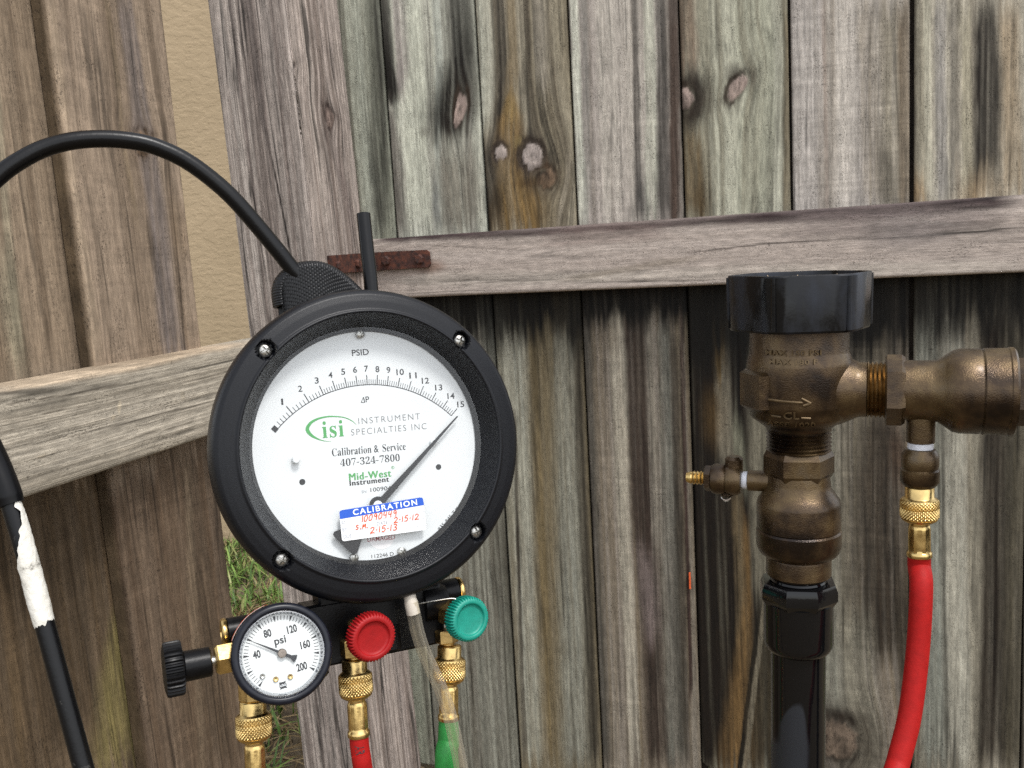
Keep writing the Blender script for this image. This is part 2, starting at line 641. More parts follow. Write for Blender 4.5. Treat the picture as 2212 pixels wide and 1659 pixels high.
class Plank:
    """one piece of timber. Local frame: x across, y out of the face, z along the grain.
    Photo positions of knots, stains and streaks are turned into places on this face."""

    def __init__(s, name, o, ax, along, nrm, W, T, L, dense, mat, parent, du=0.0017, dv=0.003, rnd_=0.003, sides=1, plane=None, lap=False, edge=None):
        s.edge = edge
        s.o, s.ax, s.al, s.n = np.asarray(o, float), ax, along, nrm
        s.W, s.T, s.L, s.name, s.mat, s.parent = W, T, L, name, mat, parent
        s.plane = plane if plane is not None else (s.o, nrm)
        xs, ys, us = [], [], []
        nf = max(4, int(W / du))
        d = np.linspace(0, W, nf + 1)
        e = np.minimum(d, W - d)
        y = np.where(e < rnd_, -(rnd_ - np.sqrt(np.maximum(rnd_ ** 2 - (rnd_ - e) ** 2, 0))), 0.0)
        xs += list(d); ys += list(y); us += list(d)
        s.ndense = nf
        if sides == 2:           # the face on the right is dense as well
            nf2 = max(4, int(T / du))
            d2 = np.linspace(0, T, nf2 + 1)[1:]
            e2 = np.minimum(d2, T - d2)
            x2 = W - np.where(e2 < rnd_, (rnd_ - np.sqrt(np.maximum(rnd_ ** 2 - (rnd_ - e2) ** 2, 0))), 0.0)
            xs += list(x2); ys += list(-d2); us += list(W + d2)
            s.ndense += nf2
        elif lap:                # half-lapped edges: nothing shines through the joints
            xs += [W, W + 0.008, W + 0.008]; ys += [-T * 0.6, -T * 0.6, -T]; us += [W, W, W]
        else:
            xs += [W, W]; ys += [-T * 0.5, -T]; us += [W, W]
        if lap:
            xs += [0.0105, 0.0105, 0]; ys += [-T, -T * 0.52, -T * 0.5]; us += [0, 0, 0]
        else:
            xs += [0, 0]; ys += [-T, -T * 0.5]; us += [0, 0]
        s.px, s.py, s.pu = np.array(xs), np.array(ys), np.array(us)
        v0, v1 = dense
        v = np.arange(max(0, v0), min(L, v1), dv)
        vs = [0.0] if v[0] > 1e-6 else []
        vs += list(v)
        if L - vs[-1] > 1e-6:
            vs.append(L)
        s.v = np.array(vs)
        s.U, s.V = np.meshgrid(s.pu, s.v)

    def uv(s, x, y, side=0):
        P, n = s.plane
        if side == 1:
            P = s.o + s.ax * s.W
            p = hit(x, y, P, s.ax)
            return s.W - (p - s.o) @ s.n, (p - s.o) @ s.al
        p = hit(x, y, P, n)
        return (p - s.o) @ s.ax, (p - s.o) @ s.al

    def paint(s, base, seed, knots=(), bands=(), blobs=(), drips=(), grain=0.5, saw=0.0, speck=0.25, fu=1.0, relief=0.0004, side=0, streak=1.0, checks=9, wash=None, coarse=0.12, joint=0.0, mildew=0.0):
        U, V = s.U, s.V
        q = seed * 31
        wu = U + 0.006 * (fbm(V * 2.2, U * 4 + q, 2, q) - 0.5) + 0.0016 * (fbm(V * 11, U * 30, 2, q + 1) - 0.5)
        psi = wu.copy()
        kn = []
        for (x, y, rx, ry, ang, kind) in knots:
            u0, v0 = s.uv(x, y, side)
            mpp = abs(s.uv(x + 10, y, side)[0] - u0) / 10
            mpv = abs(s.uv(x, y + 10, side)[1] - v0) / 10
            if s.horizontal:
                mpp, mpv = mpv, abs(s.uv(x + 10, y, side)[1] - v0) / 10
                u0, v0 = s.uv(x, y, side)
            a, b_ = rx * mpp, ry * mpv
            du, dv_ = U - u0, V - v0
            c, sn = math.cos(math.radians(ang)), math.sin(math.radians(ang))
            p = (du * c + dv_ * sn) / a
            r_ = (-du * sn + dv_ * c) / b_
            rr = np.sqrt(p * p + r_ * r_)
            psi = psi - du * 1.3 / (rr * rr * 0.55 + 1.0)
            tt_ = np.arctan2(r_, p)
            wob = fbm(np.cos(tt_) * 1.6 + q, np.sin(tt_) * 1.6 + x * 0.01, 3, q + 40) - 0.5
            rr = rr * (1 + 0.75 * wob) + 0.25 * (fbm(U * 240, V * 160, 3, q + 41) - 0.5)
            kn.append((rr, np.arctan2(r_, p), kind))
        n1 = fbm(psi * 34 * fu + q, V * 0.55, 3, q + 2)
        n2 = fbm(psi * 120 * fu, V * 1.3, 3, q + 3)
        n3 = fbm(psi * 420 * fu, V * 6, 3, q + 4)
        n4 = vnoise(psi * 800, V * 22, q + 5)
        cA, cB, cC = [wlin(c, ALB) for c in base]
        t1 = sstep(0.34, 0.66, n1)[..., None]
        t2 = (sstep(0.42, 0.72, n2) * 0.75 * streak)[..., None]
        col = cA * (1 - t1) + cB * t1
        col = col * (1 - t2) + cC * t2
        col = col * (1 + grain * 1.1 * (n3 - 0.5) + grain * 0.5 * (n4 - 0.5))[..., None]
        # grey-black mildew specks in the softer streaks
        sp = sstep(0.56, 0.78, fbm(psi * 260, V * 30, 3, q + 6)) * sstep(0.45, 0.7, fbm(U * 22, V * 5, 2, q + 7))
        col = col * (1 - (speck * 1.6 * np.clip(sp, 0, 0.6)))[..., None]
        rag = fbm(psi * 260 * fu, V * 3, 3, q + 8) - 0.5
        rag2 = fbm(U * 150, V * 40, 3, q + 9) - 0.5
        s.psi, s.coarse, s.seed = psi, coarse, seed
        if mildew:               # broad black weather streaks
            mk = sstep(0.50, 0.68, fbm(psi * 26 + q, V * 1.1 + q, 3, q + 50)) * sstep(0.35, 0.6, fbm(psi * 190, V * 4, 3, q + 51))
            mk = mk * np.where(V + s.o[2] < 0.86, 0.3, 1.0)
            mk = np.clip(mildew * mk * (1 + 0.8 * rag2), 0, 0.9)[..., None]
            col = col * (1 - mk) + wlin('#2c2820', ALB) * mk
        if wash:                 # darker brown tint over the part of the board below the rail
            xw, yw, hw_, sw_ = wash
            ve = s.uv(xw, yw, side)[1]
            ww = np.clip(sw_ * (1 - sstep(ve - 0.015, ve + 0.015, V + 0.05 * rag)) * (1 + 0.8 * rag), 0, 1)[..., None]
            cw = wlin(hw_, ALB * 0.88) * (0.55 + 0.9 * n2 + 0.5 * (n3 - 0.5))[..., None]
            col = col * (1 - ww) + cw * ww
        ed = np.exp(-np.minimum(U, np.maximum(s.W - U, 0)) / 0.0055) * np.clip(0.5 + 1.4 * rag + 0.5 * rag2, 0, 1) * joint
        if joint:
            col = col * (1 - 0.75 * np.clip(ed, 0, 1))[..., None]
        for (pts, hexc, st, soft) in bands:
            pp = []
            for (x, y, hw) in pts:
                u, v = s.uv(x, y, side)
                if s.horizontal:
                    uu, _ = s.uv(x, y + 10, side)
                else:
                    uu, _ = s.uv(x + 10, y, side)
                pp.append((v, u, hw * abs(uu - u) / 10))
            pp.sort()
            vv, uu_, hh = [np.array(t) for t in zip(*pp)]
            dk = sum(int(hexc[i:i + 2], 16) for i in (1, 3, 5)) / 765.0 < 0.36
            if dk and not s.horizontal:
                hh = hh * 1.2
            uc = np.interp(V, vv, uu_)
            hw = np.interp(V, vv, hh)
            wv = 0.35 * uc + 0.65 * uc
            d = np.abs((0.5 * psi + 0.5 * U) - wv + 0.004 * rag2 * np.minimum(1, hw / 0.006)) / np.maximum(hw, 1e-5)
            wgt = st * (1 - sstep(1 - soft, 1 + soft, d + rag * soft * 0.9))
            fade = 0.028
            wgt = wgt * sstep(vv[0] - fade, vv[0] + fade, V + 0.07 * rag) * (1 - sstep(vv[-1] - fade, vv[-1] + fade, V + 0.07 * rag))
            wgt = np.clip(wgt * (1 + 0.9 * rag), 0, 1)[..., None]
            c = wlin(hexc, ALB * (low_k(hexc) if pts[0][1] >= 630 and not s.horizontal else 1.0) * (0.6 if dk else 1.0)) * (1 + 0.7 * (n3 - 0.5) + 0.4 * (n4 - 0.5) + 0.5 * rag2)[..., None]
            col = col * (1 - wgt) + c * wgt
        for (x, y, rx, ry, ang, hexc, st, soft) in blobs:
            u0, v0 = s.uv(x, y, side)
            if s.horizontal:
                mu_, mv_ = abs(s.uv(x, y + 10, side)[0] - u0) / 10, abs(s.uv(x + 10, y, side)[1] - v0) / 10
                rx, ry = ry, rx
            else:
                mu_, mv_ = abs(s.uv(x + 10, y, side)[0] - u0) / 10, abs(s.uv(x, y + 10, side)[1] - v0) / 10
            c, sn = math.cos(math.radians(ang)), math.sin(math.radians(ang))
            du, dv_ = U - u0, V - v0
            p = (du * c + dv_ * sn) / (rx * mu_)
            r_ = (-du * sn + dv_ * c) / (ry * mv_)
            d = np.sqrt(p * p + r_ * r_) + 0.5 * rag + 0.35 * rag2
            wgt = np.clip(st * (1 - sstep(1 - soft, 1 + soft, d)) * (1 + 0.5 * rag), 0, 1)[..., None]
            cc = wlin(hexc, ALB) * (1 + 0.6 * (n3 - 0.5) + 0.5 * rag2)[..., None]
            col = col * (1 - wgt) + cc * wgt
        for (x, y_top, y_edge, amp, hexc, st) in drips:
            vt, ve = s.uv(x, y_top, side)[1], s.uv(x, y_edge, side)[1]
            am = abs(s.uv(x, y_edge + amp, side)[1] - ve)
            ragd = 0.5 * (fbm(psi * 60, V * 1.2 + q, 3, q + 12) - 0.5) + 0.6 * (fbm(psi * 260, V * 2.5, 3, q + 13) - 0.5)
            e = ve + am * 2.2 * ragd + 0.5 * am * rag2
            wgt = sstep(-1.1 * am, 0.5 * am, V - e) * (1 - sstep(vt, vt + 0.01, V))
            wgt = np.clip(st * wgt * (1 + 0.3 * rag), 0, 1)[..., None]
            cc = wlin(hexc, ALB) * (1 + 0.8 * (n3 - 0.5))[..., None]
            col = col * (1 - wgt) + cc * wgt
        hgt = relief * (1.6 * (n3 - 0.5) + 1.2 * (n2 - 0.5))
        for rr, th, kind in kn:
            ring = 0.5 + 0.5 * np.sin(rr * 15 + 1.5 * np.sin(th * 2) + 5 * rag2)
            pale, dark = {'pale': ('#b9aea8', '#3a3129'), 'pink': ('#a8968d', '#33291f'), 'dark': ('#6a5c4e', '#2b231b'),
                          'post': ('#7d6d66', '#4c403c'), 'hole': ('#2a221e', '#3a302a'), 'tan': ('#7c6650', '#4a3a2a')}[kind]
            rim = np.exp(-((rr - 1.12) / 0.34) ** 2) * np.clip(0.45 + 1.6 * rag2 + 1.5 * rag + 0.45 * np.sin(th * 1 + 1 + q), 0, 1)
            halo = np.exp(-((rr - 1.0) / 1.1) ** 2) * np.clip(0.35 + 0.9 * rag, 0, 1)
            wd = np.clip(rim * 0.95 + halo * (1 + rag), 0, 0.95)[..., None]
            col = col * (1 - wd) + wlin(dark, ALB) * wd
            wi = ((1 - sstep(0.78, 1.0, rr + 0.25 * rag2)) * 0.92)[..., None]
            ci = wlin(pale, ALB) * (0.80 + 0.16 * ring + 1.3 * rag2 + 0.6 * rag)[..., None]
            ci = ci * (1 - 0.6 * np.exp(-(rr / 0.22) ** 2) * (rag2 > -0.05))[..., None]
            col = col * (1 - wi) + ci * wi
            hgt = hgt + 0.0011 * np.exp(-(rr / 0.8) ** 2) - 0.0010 * np.exp(-((rr - 1.08) / 0.2) ** 2)
            if kind == 'hole':
                hgt = hgt - 0.004 * np.exp(-(rr / 0.9) ** 2)
        rs = np.random.RandomState(seed)
        for _ in range(checks):
            uc0, vc0, ln_ = rs.uniform(0.05, 0.95) * s.W, rs.uniform(*((0.1, 1.0) if not s.horizontal else (0.1, s.L))), rs.uniform(0.02, 0.13)
            uk = uc0 + (V - vc0) * rs.uniform(-0.02, 0.02)
            wk = np.maximum(0, 1 - np.abs(V - vc0) / ln_) ** 0.5
            ck = np.exp(-((psi - uk) / (0.0006 + 0.0005 * wk)) ** 2) * wk * (0.35 + 0.5 * (rag + 0.5))
            col = col * (1 - np.clip(ck, 0, 0.85))[..., None]
            hgt = hgt - 0.0012 * ck
        if saw:
            sw = fbm(U * 6 + V * 20, V * 700, 2, q + 20) - 0.5
            col = col * (1 + saw * sw)[..., None]
            lines = sstep(0.80, 0.9, vnoise(V * 90 + U * 9, U * 3, q + 21)) * sstep(0.45, 0.6, fbm(U * 40, V * 25, 2, q + 22))
            col = col * (1 + saw * 0.9 * lines)[..., None]
            hgt = hgt + 0.0002 * sw
        if s.edge:
            on_side = (s.py < -0.004)[None, :, None]
            col = np.where(on_side, wlin(s.edge, ALB) * (1 + 0.8 * (fbm(V * 30, V * 0 + 3, 3, q) - 0.5))[..., None], col)
        s.col = np.clip(col, 0.001, 0.9)
        s.hgt = hgt
        return s

    horizontal = False

    def blend_sides(s, other_col, other_h, fromU):
        wgt = sstep(fromU - 0.004, fromU + 0.004, s.U)[..., None]
        s.col = s.col * (1 - wgt) + other_col * wgt
        s.hgt = s.hgt * (1 - wgt[..., 0]) + other_h * wgt[..., 0]

    def build(s, deform=None, cuts=()):
        nv, npth = s.U.shape
        X = np.broadcast_to(s.px, (nv, npth)).copy()
        Y = np.broadcast_to(s.py, (nv, npth)).copy()
        Z = s.V.copy()
        # relief along the outline's normal, dense faces only
        ox, oy = np.zeros(npth), np.zeros(npth)
        idx = np.arange(npth)
        front = idx <= int(round(np.sum(s.px[:s.ndense + 1] <= s.W) and 0)) if False else (s.py > -0.004)
        oy[front] = 1.0
        if s.ndense + 1 < npth:
            right = (~front) & (idx <= s.ndense)
            ox[right] = 1.0
        X += ox * s.hgt
        Y += oy * s.hgt
        if deform:
            X, Y, Z = deform(X, Y, Z)
        vs = np.stack([X, Y, Z], -1).reshape(-1, 3)
        i = np.arange(nv - 1)[:, None] * npth
        j = np.arange(npth)[None, :]
        j2 = (j + 1) % npth
        f = np.stack([i + j, i + npth + j, i + npth + j2, i + j2], -1).reshape(-1, 4)
        smooth = np.broadcast_to((j[0] < s.ndense)[None, :], (nv - 1, npth)).reshape(-1)
        me = bpy.data.meshes.new(s.name)
        nq = len(f)
        me.vertices.add(len(vs))
        me.vertices.foreach_set('co', vs.astype(np.float32).ravel())
        me.loops.add(nq * 4 + 2 * npth)
        li = np.concatenate([f.ravel(), np.arange(npth), np.arange(npth)[::-1] + (nv - 1) * npth])
        me.loops.foreach_set('vertex_index', li.astype(np.int32))
        me.polygons.add(nq + 2)
        me.polygons.foreach_set('loop_start', np.concatenate([np.arange(nq) * 4, [nq * 4, nq * 4 + npth]]).astype(np.int32))
        me.polygons.foreach_set('use_smooth', np.concatenate([smooth, [False, False]]))
        me.update(calc_edges=True)
        me.validate()
        ca = me.color_attributes.new('Col', 'FLOAT_COLOR', 'POINT')
        rgba = np.ones((len(vs), 4), np.float32)
        rgba[:, :3] = s.col.reshape(-1, 3)
        ca.data.foreach_set('color', rgba.ravel())
        gv = me.attributes.new('Grain', 'FLOAT_VECTOR', 'POINT')
        gg = np.stack([s.psi + s.seed * 0.37, s.V + s.seed * 1.7, np.full_like(s.V, s.seed * 3.1)], -1).astype(np.float32)
        gv.data.foreach_set('vector', gg.ravel())
        cs = me.attributes.new('Coarse', 'FLOAT', 'POINT')
        cs.data.foreach_set('value', np.full(len(vs), s.coarse, np.float32))
        me.materials.append(s.mat)
        o = bpy.data.objects.new(s.name, me)
        C.objects.link(o)
        m = np.eye(4)
        m[:3, 0], m[:3, 1], m[:3, 2], m[:3, 3] = s.ax, s.n, s.al, s.o
        if s.parent is not None:
            o.parent = s.parent
            m = inv(np.array(s.parent.matrix_world)) @ m
        o.matrix_local = mw(m)
        return o


class Rail(Plank):
    horizontal = True


bpy.context.view_layer.update()

# ---------------------------------------------------------------- the gate
GB_Z = hit(1500, 1648, P_board, GN)[2]           # bottom of the gate boards
gate_o = hit(1225, 0, P_board, GN).copy(); gate_o[2] = 0
gate = empty('wooden_gate', frame(gate_o, UP, GD))
tag(gate, 'weathered grey board gate with one level rail hung on the square post', 'gate')
bpy.context.view_layer.update()

edges = [(735, 705), (822, 0), (1027, 0), (1227, 0), (1466, 0), (1704, 0), (1970, 0), (2235, 0)]
ue = [hit(x, 60, P_board, GN) @ GD for (x, _) in edges]
ue[0] = ue[1] - 0.145
V_TOP = 1.75


def gboard(i, **kw):
    gl = {0: 0, 6: 0.0026, 5: 0.0016}.get(i, 0.0011)
    gr = {5: 0.0022, 4: 0.0014}.get(i, 0.0009)
    u0, u1 = ue[i] + gl, ue[i + 1] - gr
    o = P_board * 1.0
    o = o + GD * (u0 - o @ GD)
    dz = rnd.uniform(-0.006, 0.006)
    o[2] = 0.05 + dz if i != 4 else 0.05
    o = o + GN * rnd.uniform(-0.0016, 0.0016)
    p = Plank('board', o, GD, UP, GN, u1 - u0, 0.017, V_TOP - o[2], (0.0, 1.16 - o[2]), M_wood_v, gate, plane=(P_board, GN), lap=True, edge='#2b241d')
    return p


K = '#0f0d0a'
DARK = '#2b2620'
# board half hidden by the post
b = gboard(0).paint(('#959a8a', '#aeb2a3', '#6d6a5e'), 1, mildew=0.5, joint=0.8, grain=0.35,
    bands=[([(812, 0, 12), (818, 250, 14), (822, 500, 16)], '#54544c', 0.75, 0.5), ([(770, 0, 10), (800, 500, 9)], '#aab0a2', 0.6, 0.6)],
    drips=[(780, 560, 700, 60, K, 0.95)])
b.build()
# pale green board with the long dark scar
b = gboard(1).paint(('#b3b7a8', '#c6cabb', '#95948a'), 2, mildew=0.35, joint=0.8, wash=(950, 630, '#4a4538', 0.7), grain=0.28, speck=0.3,
    knots=[(993, 235, 13, 38, -16, 'pink')],
    bands=[([(822, 0, 9), (828, 110, 13), (842, 185, 20), (852, 230, 5)], '#2a2722', 0.95, 0.5),
           ([(835, 215, 10), (850, 330, 20), (870, 500, 22)], '#77736c', 0.8, 0.5),
           ([(880, 0, 20), (900, 200, 24), (895, 300, 22), (905, 480, 26)], '#bfc4b4', 0.8, 0.5),
           ([(862, 0, 14), (872, 180, 14)], '#8f8985', 0.8, 0.4),
           ([(948, 0, 10), (950, 300, 8), (955, 480, 8)], '#b4bcb2', 0.7, 0.6),
           ([(1008, 20, 10), (1000, 100, 24), (984, 180, 34), (972, 240, 40), (972, 300, 36)], '#221f19', 0.95, 0.75),
           ([(985, 320, 42), (990, 400, 46), (990, 500, 44)], '#6f6b60', 0.8, 0.4),
           ([(940, 380, 6), (944, 500, 8)], '#5f6568', 0.6, 0.8)],
    blobs=[(968, 272, 10, 26, 20, '#1d1a16', 0.85, 0.6), (915, 285, 10, 10, 0, '#5b564c', 0.5, 0.8)],
    drips=[(950, 560, 715, 70, '#12100c', 0.97)])
b.build()
# ochre board with two pale knots
b = gboard(2).paint(('#8f8771', '#a09a87', '#5a5243'), 3, mildew=0.85, joint=0.8, wash=(1150, 630, '#74694f', 0.8), grain=0.42, speck=0.35,
    knots=[(1082, 330, 14, 17, 0, 'pale'), (1149, 336, 22, 31, 12, 'pale'), (1183, 386, 17, 24, -10, 'tan')],
    bands=[([(1047, 0, 14), (1052, 180, 16), (1054, 290, 14)], '#a9ac9e', 0.85, 0.45),
           ([(1086, 0, 10), (1092, 200, 12), (1085, 300, 12)], '#3b342b', 0.85, 0.5),
           ([(1108, 0, 9), (1108, 120, 10), (1106, 200, 14)], '#857659', 0.8, 0.5),
           ([(1106, 195, 4), (1106, 250, 20), (1108, 300, 26), (1116, 380, 30), (1122, 430, 46), (1126, 500, 60)], '#7b6338', 0.85, 0.5),
           ([(1140, 60, 6), (1138, 200, 7)], '#4a4338', 0.6, 0.6),
           ([(1165, 0, 14), (1172, 200, 14)], '#a29c8d', 0.65, 0.6),
           ([(1060, 320, 16), (1058, 400, 18), (1062, 500, 24)], '#352d24', 0.9, 0.5),
           ([(1090, 395, 10), (1075, 450, 12), (1066, 490, 14)], '#463820', 0.75, 0.6),
           ([(1215, 330, 6), (1208, 420, 5), (1200, 490, 4)], '#a79f8c', 0.6, 0.5),
           # below the rail
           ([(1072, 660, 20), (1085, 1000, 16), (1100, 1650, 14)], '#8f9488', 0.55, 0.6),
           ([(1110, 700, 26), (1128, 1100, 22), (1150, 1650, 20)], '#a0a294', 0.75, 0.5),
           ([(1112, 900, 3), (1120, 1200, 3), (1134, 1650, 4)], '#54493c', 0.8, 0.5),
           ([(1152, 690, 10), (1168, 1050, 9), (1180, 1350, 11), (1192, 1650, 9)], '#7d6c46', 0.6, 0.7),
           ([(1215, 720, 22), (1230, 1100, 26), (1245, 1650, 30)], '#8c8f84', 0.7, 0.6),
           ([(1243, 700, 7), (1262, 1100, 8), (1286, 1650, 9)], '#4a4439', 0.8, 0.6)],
    blobs=[(1140, 395, 30, 10, 0, '#5b4522', 0.6, 0.6), (1125, 310, 14, 16, 0, '#a08e58', 0.6, 0.7), (1105, 232, 14, 30, 0, '#937c48', 0.5, 0.8)],
    drips=[(1150, 560, 720, 56, '#12100c', 0.97)])
b.build()
# lilac grey board with the red brown stripe below the rail
b = gboard(3).paint(('#a59e97', '#b7b2a8', '#7d766d'), 4, mildew=0.5, joint=0.8, wash=(1370, 630, '#6f6450', 0.75), grain=0.3, speck=0.25,
    bands=[([(1240, 0, 9), (1248, 250, 10), (1262, 480, 12)], '#bfc2b4', 0.85, 0.4),
           ([(1262, 0, 8), (1270, 480, 8)], '#7f7e78', 0.6, 0.5),
           ([(1370, 0, 5), (1380, 480, 7)], '#55504b', 0.8, 0.5),
           ([(1402, 0, 12), (1408, 480, 14)], '#b3b5a6', 0.85, 0.4),
           ([(1428, 0, 8), (1430, 250, 9), (1434, 480, 14)], '#45423d', 0.85, 0.5),
           ([(1454, 0, 10), (1458, 480, 10)], '#5a4a40', 0.85, 0.4),
           ([(1385, 380, 10), (1390, 480, 12)], '#3d3d3d', 0.7, 0.7),
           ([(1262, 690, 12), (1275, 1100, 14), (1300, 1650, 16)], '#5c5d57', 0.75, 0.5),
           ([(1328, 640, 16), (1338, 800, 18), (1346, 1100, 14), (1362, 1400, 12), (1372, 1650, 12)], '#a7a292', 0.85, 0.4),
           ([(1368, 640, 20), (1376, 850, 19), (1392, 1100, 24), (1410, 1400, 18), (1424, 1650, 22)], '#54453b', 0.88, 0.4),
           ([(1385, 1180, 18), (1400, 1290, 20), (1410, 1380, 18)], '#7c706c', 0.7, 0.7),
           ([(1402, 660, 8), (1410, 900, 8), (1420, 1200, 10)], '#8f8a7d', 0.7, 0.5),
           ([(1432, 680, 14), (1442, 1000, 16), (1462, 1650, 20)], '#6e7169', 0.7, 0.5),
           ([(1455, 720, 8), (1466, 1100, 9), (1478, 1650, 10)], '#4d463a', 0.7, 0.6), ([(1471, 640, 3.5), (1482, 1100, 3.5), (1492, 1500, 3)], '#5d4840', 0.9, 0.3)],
    blobs=[(1318, 720, 14, 40, 0, '#8d8270', 0.5, 0.8)],
    drips=[(1275, 560, 688, 40, K, 0.98)], saw=0.16)
b.build()
# green board with two knots, dark and ochre low down, its corner rotted away
b = gboard(4)
b.paint(('#a5a895', '#b6b8a5', '#807d6b'), 5, mildew=0.42, joint=0.8, wash=(1590, 630, '#4a3d2a', 0.8), grain=0.4, speck=0.35,
    knots=[(1478, 214, 24, 26, 0, 'pink'), (1592, 190, 17, 32, -34, 'pink')],
    bands=[([(1482, 0, 18), (1488, 100, 22), (1486, 180, 20)], '#7c6a58', 0.85, 0.5),
           ([(1488, 270, 26), (1490, 360, 30), (1494, 480, 34)], '#76603a', 0.85, 0.5),
           ([(1512, 380, 10), (1520, 480, 12)], '#4f3f22', 0.7, 0.7),
           ([(1672, 0, 9), (1676, 250, 8), (1680, 480, 8)], '#b7b9a8', 0.7, 0.5),
           ([(1692, 0, 8), (1700, 480, 8)], '#6f6753', 0.8, 0.5),
           ([(1548, 40, 4), (1552, 120, 5)], '#5a5850', 0.6, 0.7),
           # below the rail: soaked brown black with ochre
           ([(1590, 640, 110), (1590, 900, 108), (1590, 1250, 105), (1590, 1660, 104)], '#2e2316', 0.97, 0.15),
           ([(1560, 760, 14), (1566, 900, 16), (1572, 1010, 14)], '#8c8674', 0.8, 0.6),
           ([(1592, 900, 12), (1604, 1040, 12)], '#7f806d', 0.7, 0.6),
           ([(1552, 700, 10), (1556, 800, 12)], '#8a6f3a', 0.85, 0.7),
           ([(1592, 1060, 12), (1604, 1300, 12), (1606, 1430, 16)], '#7a6a4c', 0.6, 0.6),
           ([(1612, 1120, 6), (1616, 1300, 8), (1600, 1480, 20), (1590, 1660, 34)], '#7d6136', 0.8, 0.85),
           ([(1640, 700, 26), (1650, 1000, 30), (1660, 1300, 30)], '#85816f', 0.7, 0.5),
           ([(1652, 1300, 5), (1640, 1400, 5), (1622, 1540, 6), (1608, 1660, 7)], '#8b8470', 0.9, 0.3),
           ([(1640, 1320, 3), (1628, 1420, 4), (1612, 1540, 4), (1598, 1660, 5)], '#15110c', 0.95, 0.3),
           ([(1690, 1300, 34), (1680, 1660, 60)], '#5f553e', 0.7, 0.6)],
    blobs=[(1490, 214, 46, 60, 0, '#251b12', 1.0, 0.5), (1600, 165, 34, 20, -30, '#57534a', 0.7, 0.7), (1540, 900, 22, 60, 0, '#5a4522', 0.5, 0.8)],
    drips=[(1600, 560, 770, 90, '#12100c', 0.97)])
_nz = b.o[2]


def _rot_corner(X, Y, Z):
    hz = GB_Z - 0.05
    t = np.clip((hz - Z) / hz, 0, 1)
    lo = 0.062 * t ** 0.55
    return np.maximum(X, np.minimum(lo, b.W * 0.6)), Y, Z


b.build(deform=_rot_corner)
# pale sawn board
b = gboard(5).paint(('#b5b0aa', '#bdb8af', '#938b7f'), 6, mildew=0.2, joint=0.8, wash=(1850, 620, '#6c614d', 0.8), grain=0.26, speck=0.15, saw=0.35,
    bands=[([(1742, 0, 26), (1745, 480, 26)], '#b0aca6', 0.6, 0.5), ([(1778, 0, 5), (1784, 250, 4), (1788, 480, 3)], '#8b7f76', 0.6, 0.6),
           ([(1870, 0, 18), (1878, 250, 20), (1890, 450, 22)], '#938b7c', 0.7, 0.5),
           ([(1925, 0, 30), (1930, 250, 32), (1935, 460, 34)], '#86806f', 0.75, 0.5),
           ([(1900, 280, 8), (1912, 380, 14), (1920, 450, 20)], '#5f5a4e', 0.6, 0.8),
           ([(1950, 0, 12), (1956, 460, 14)], '#6f6352', 0.8, 0.5),
           # below
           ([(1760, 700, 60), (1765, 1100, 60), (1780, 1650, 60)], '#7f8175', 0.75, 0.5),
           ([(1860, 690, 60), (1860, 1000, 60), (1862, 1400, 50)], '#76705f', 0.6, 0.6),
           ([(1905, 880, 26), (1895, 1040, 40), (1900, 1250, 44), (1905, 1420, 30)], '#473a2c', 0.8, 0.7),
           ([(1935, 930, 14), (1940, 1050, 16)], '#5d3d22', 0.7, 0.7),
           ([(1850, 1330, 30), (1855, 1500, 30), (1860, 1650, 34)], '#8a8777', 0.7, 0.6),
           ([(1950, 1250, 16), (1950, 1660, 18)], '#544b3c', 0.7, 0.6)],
    knots=[(1812, 1600, 44, 46, 0, 'dark')],
    blobs=[(1812, 1600, 80, 70, 0, '#2f271d', 0.55, 0.6), (1810, 1545, 50, 14, 0, '#2a231b', 0.6, 0.7)],
    drips=[(1850, 540, 745, 76, K, 0.98)])
b.build()
# striped board at the right edge
b = gboard(6).paint(('#a7a394', '#b8b3a2', '#665f52'), 7, mildew=0.85, joint=0.8, wash=(2080, 610, '#726a58', 0.7), grain=0.42, speck=0.35,
    bands=[([(1988, 0, 12), (1990, 450, 13)], '#a5a08c', 0.7, 0.4), ([(2004, 0, 8), (2008, 440, 8)], '#bab8a4', 0.8, 0.4),
           ([(2032, 0, 12), (2036, 440, 12)], '#8b8986', 0.75, 0.4), ([(2060, 0, 8), (2062, 440, 10)], '#6e6a62', 0.75, 0.4),
           ([(2088, 0, 12), (2090, 400, 12)], '#a19c86', 0.7, 0.4),
           ([(2130, 0, 20), (2134, 200, 24), (2130, 390, 24)], '#2f2922', 0.93, 0.4),
           ([(2180, 0, 20), (2190, 430, 22)], '#8d7d64', 0.75, 0.5),
           ([(1985, 400, 14), (1988, 450, 18)], '#8d6a34', 0.7, 0.7), ([(2110, 380, 30), (2120, 440, 50)], '#8a6a35', 0.6, 0.8),
           ([(2000, 680, 26), (2010, 1000, 26), (2020, 1650, 30)], '#858a80', 0.75, 0.5),
           ([(2056, 680, 24), (2062, 1000, 26), (2072, 1650, 30)], '#a3a294', 0.85, 0.4),
           ([(2034, 800, 3), (2040, 1200, 3), (2046, 1650, 3)], '#5b5a50', 0.7, 0.5),
           ([(2105, 680, 12), (2106, 1000, 12), (2108, 1650, 14)], '#94907f', 0.7, 0.4),
           ([(2150, 660, 30), (2152, 1000, 26), (2150, 1300, 24), (2140, 1650, 30)], '#3c3125', 0.9, 0.5),
           ([(2200, 700, 24), (2200, 1200, 24), (2195, 1650, 26)], '#59533f', 0.7, 0.5)],
    drips=[(2080, 540, 705, 80, '#12100c', 0.97)])
b.build()
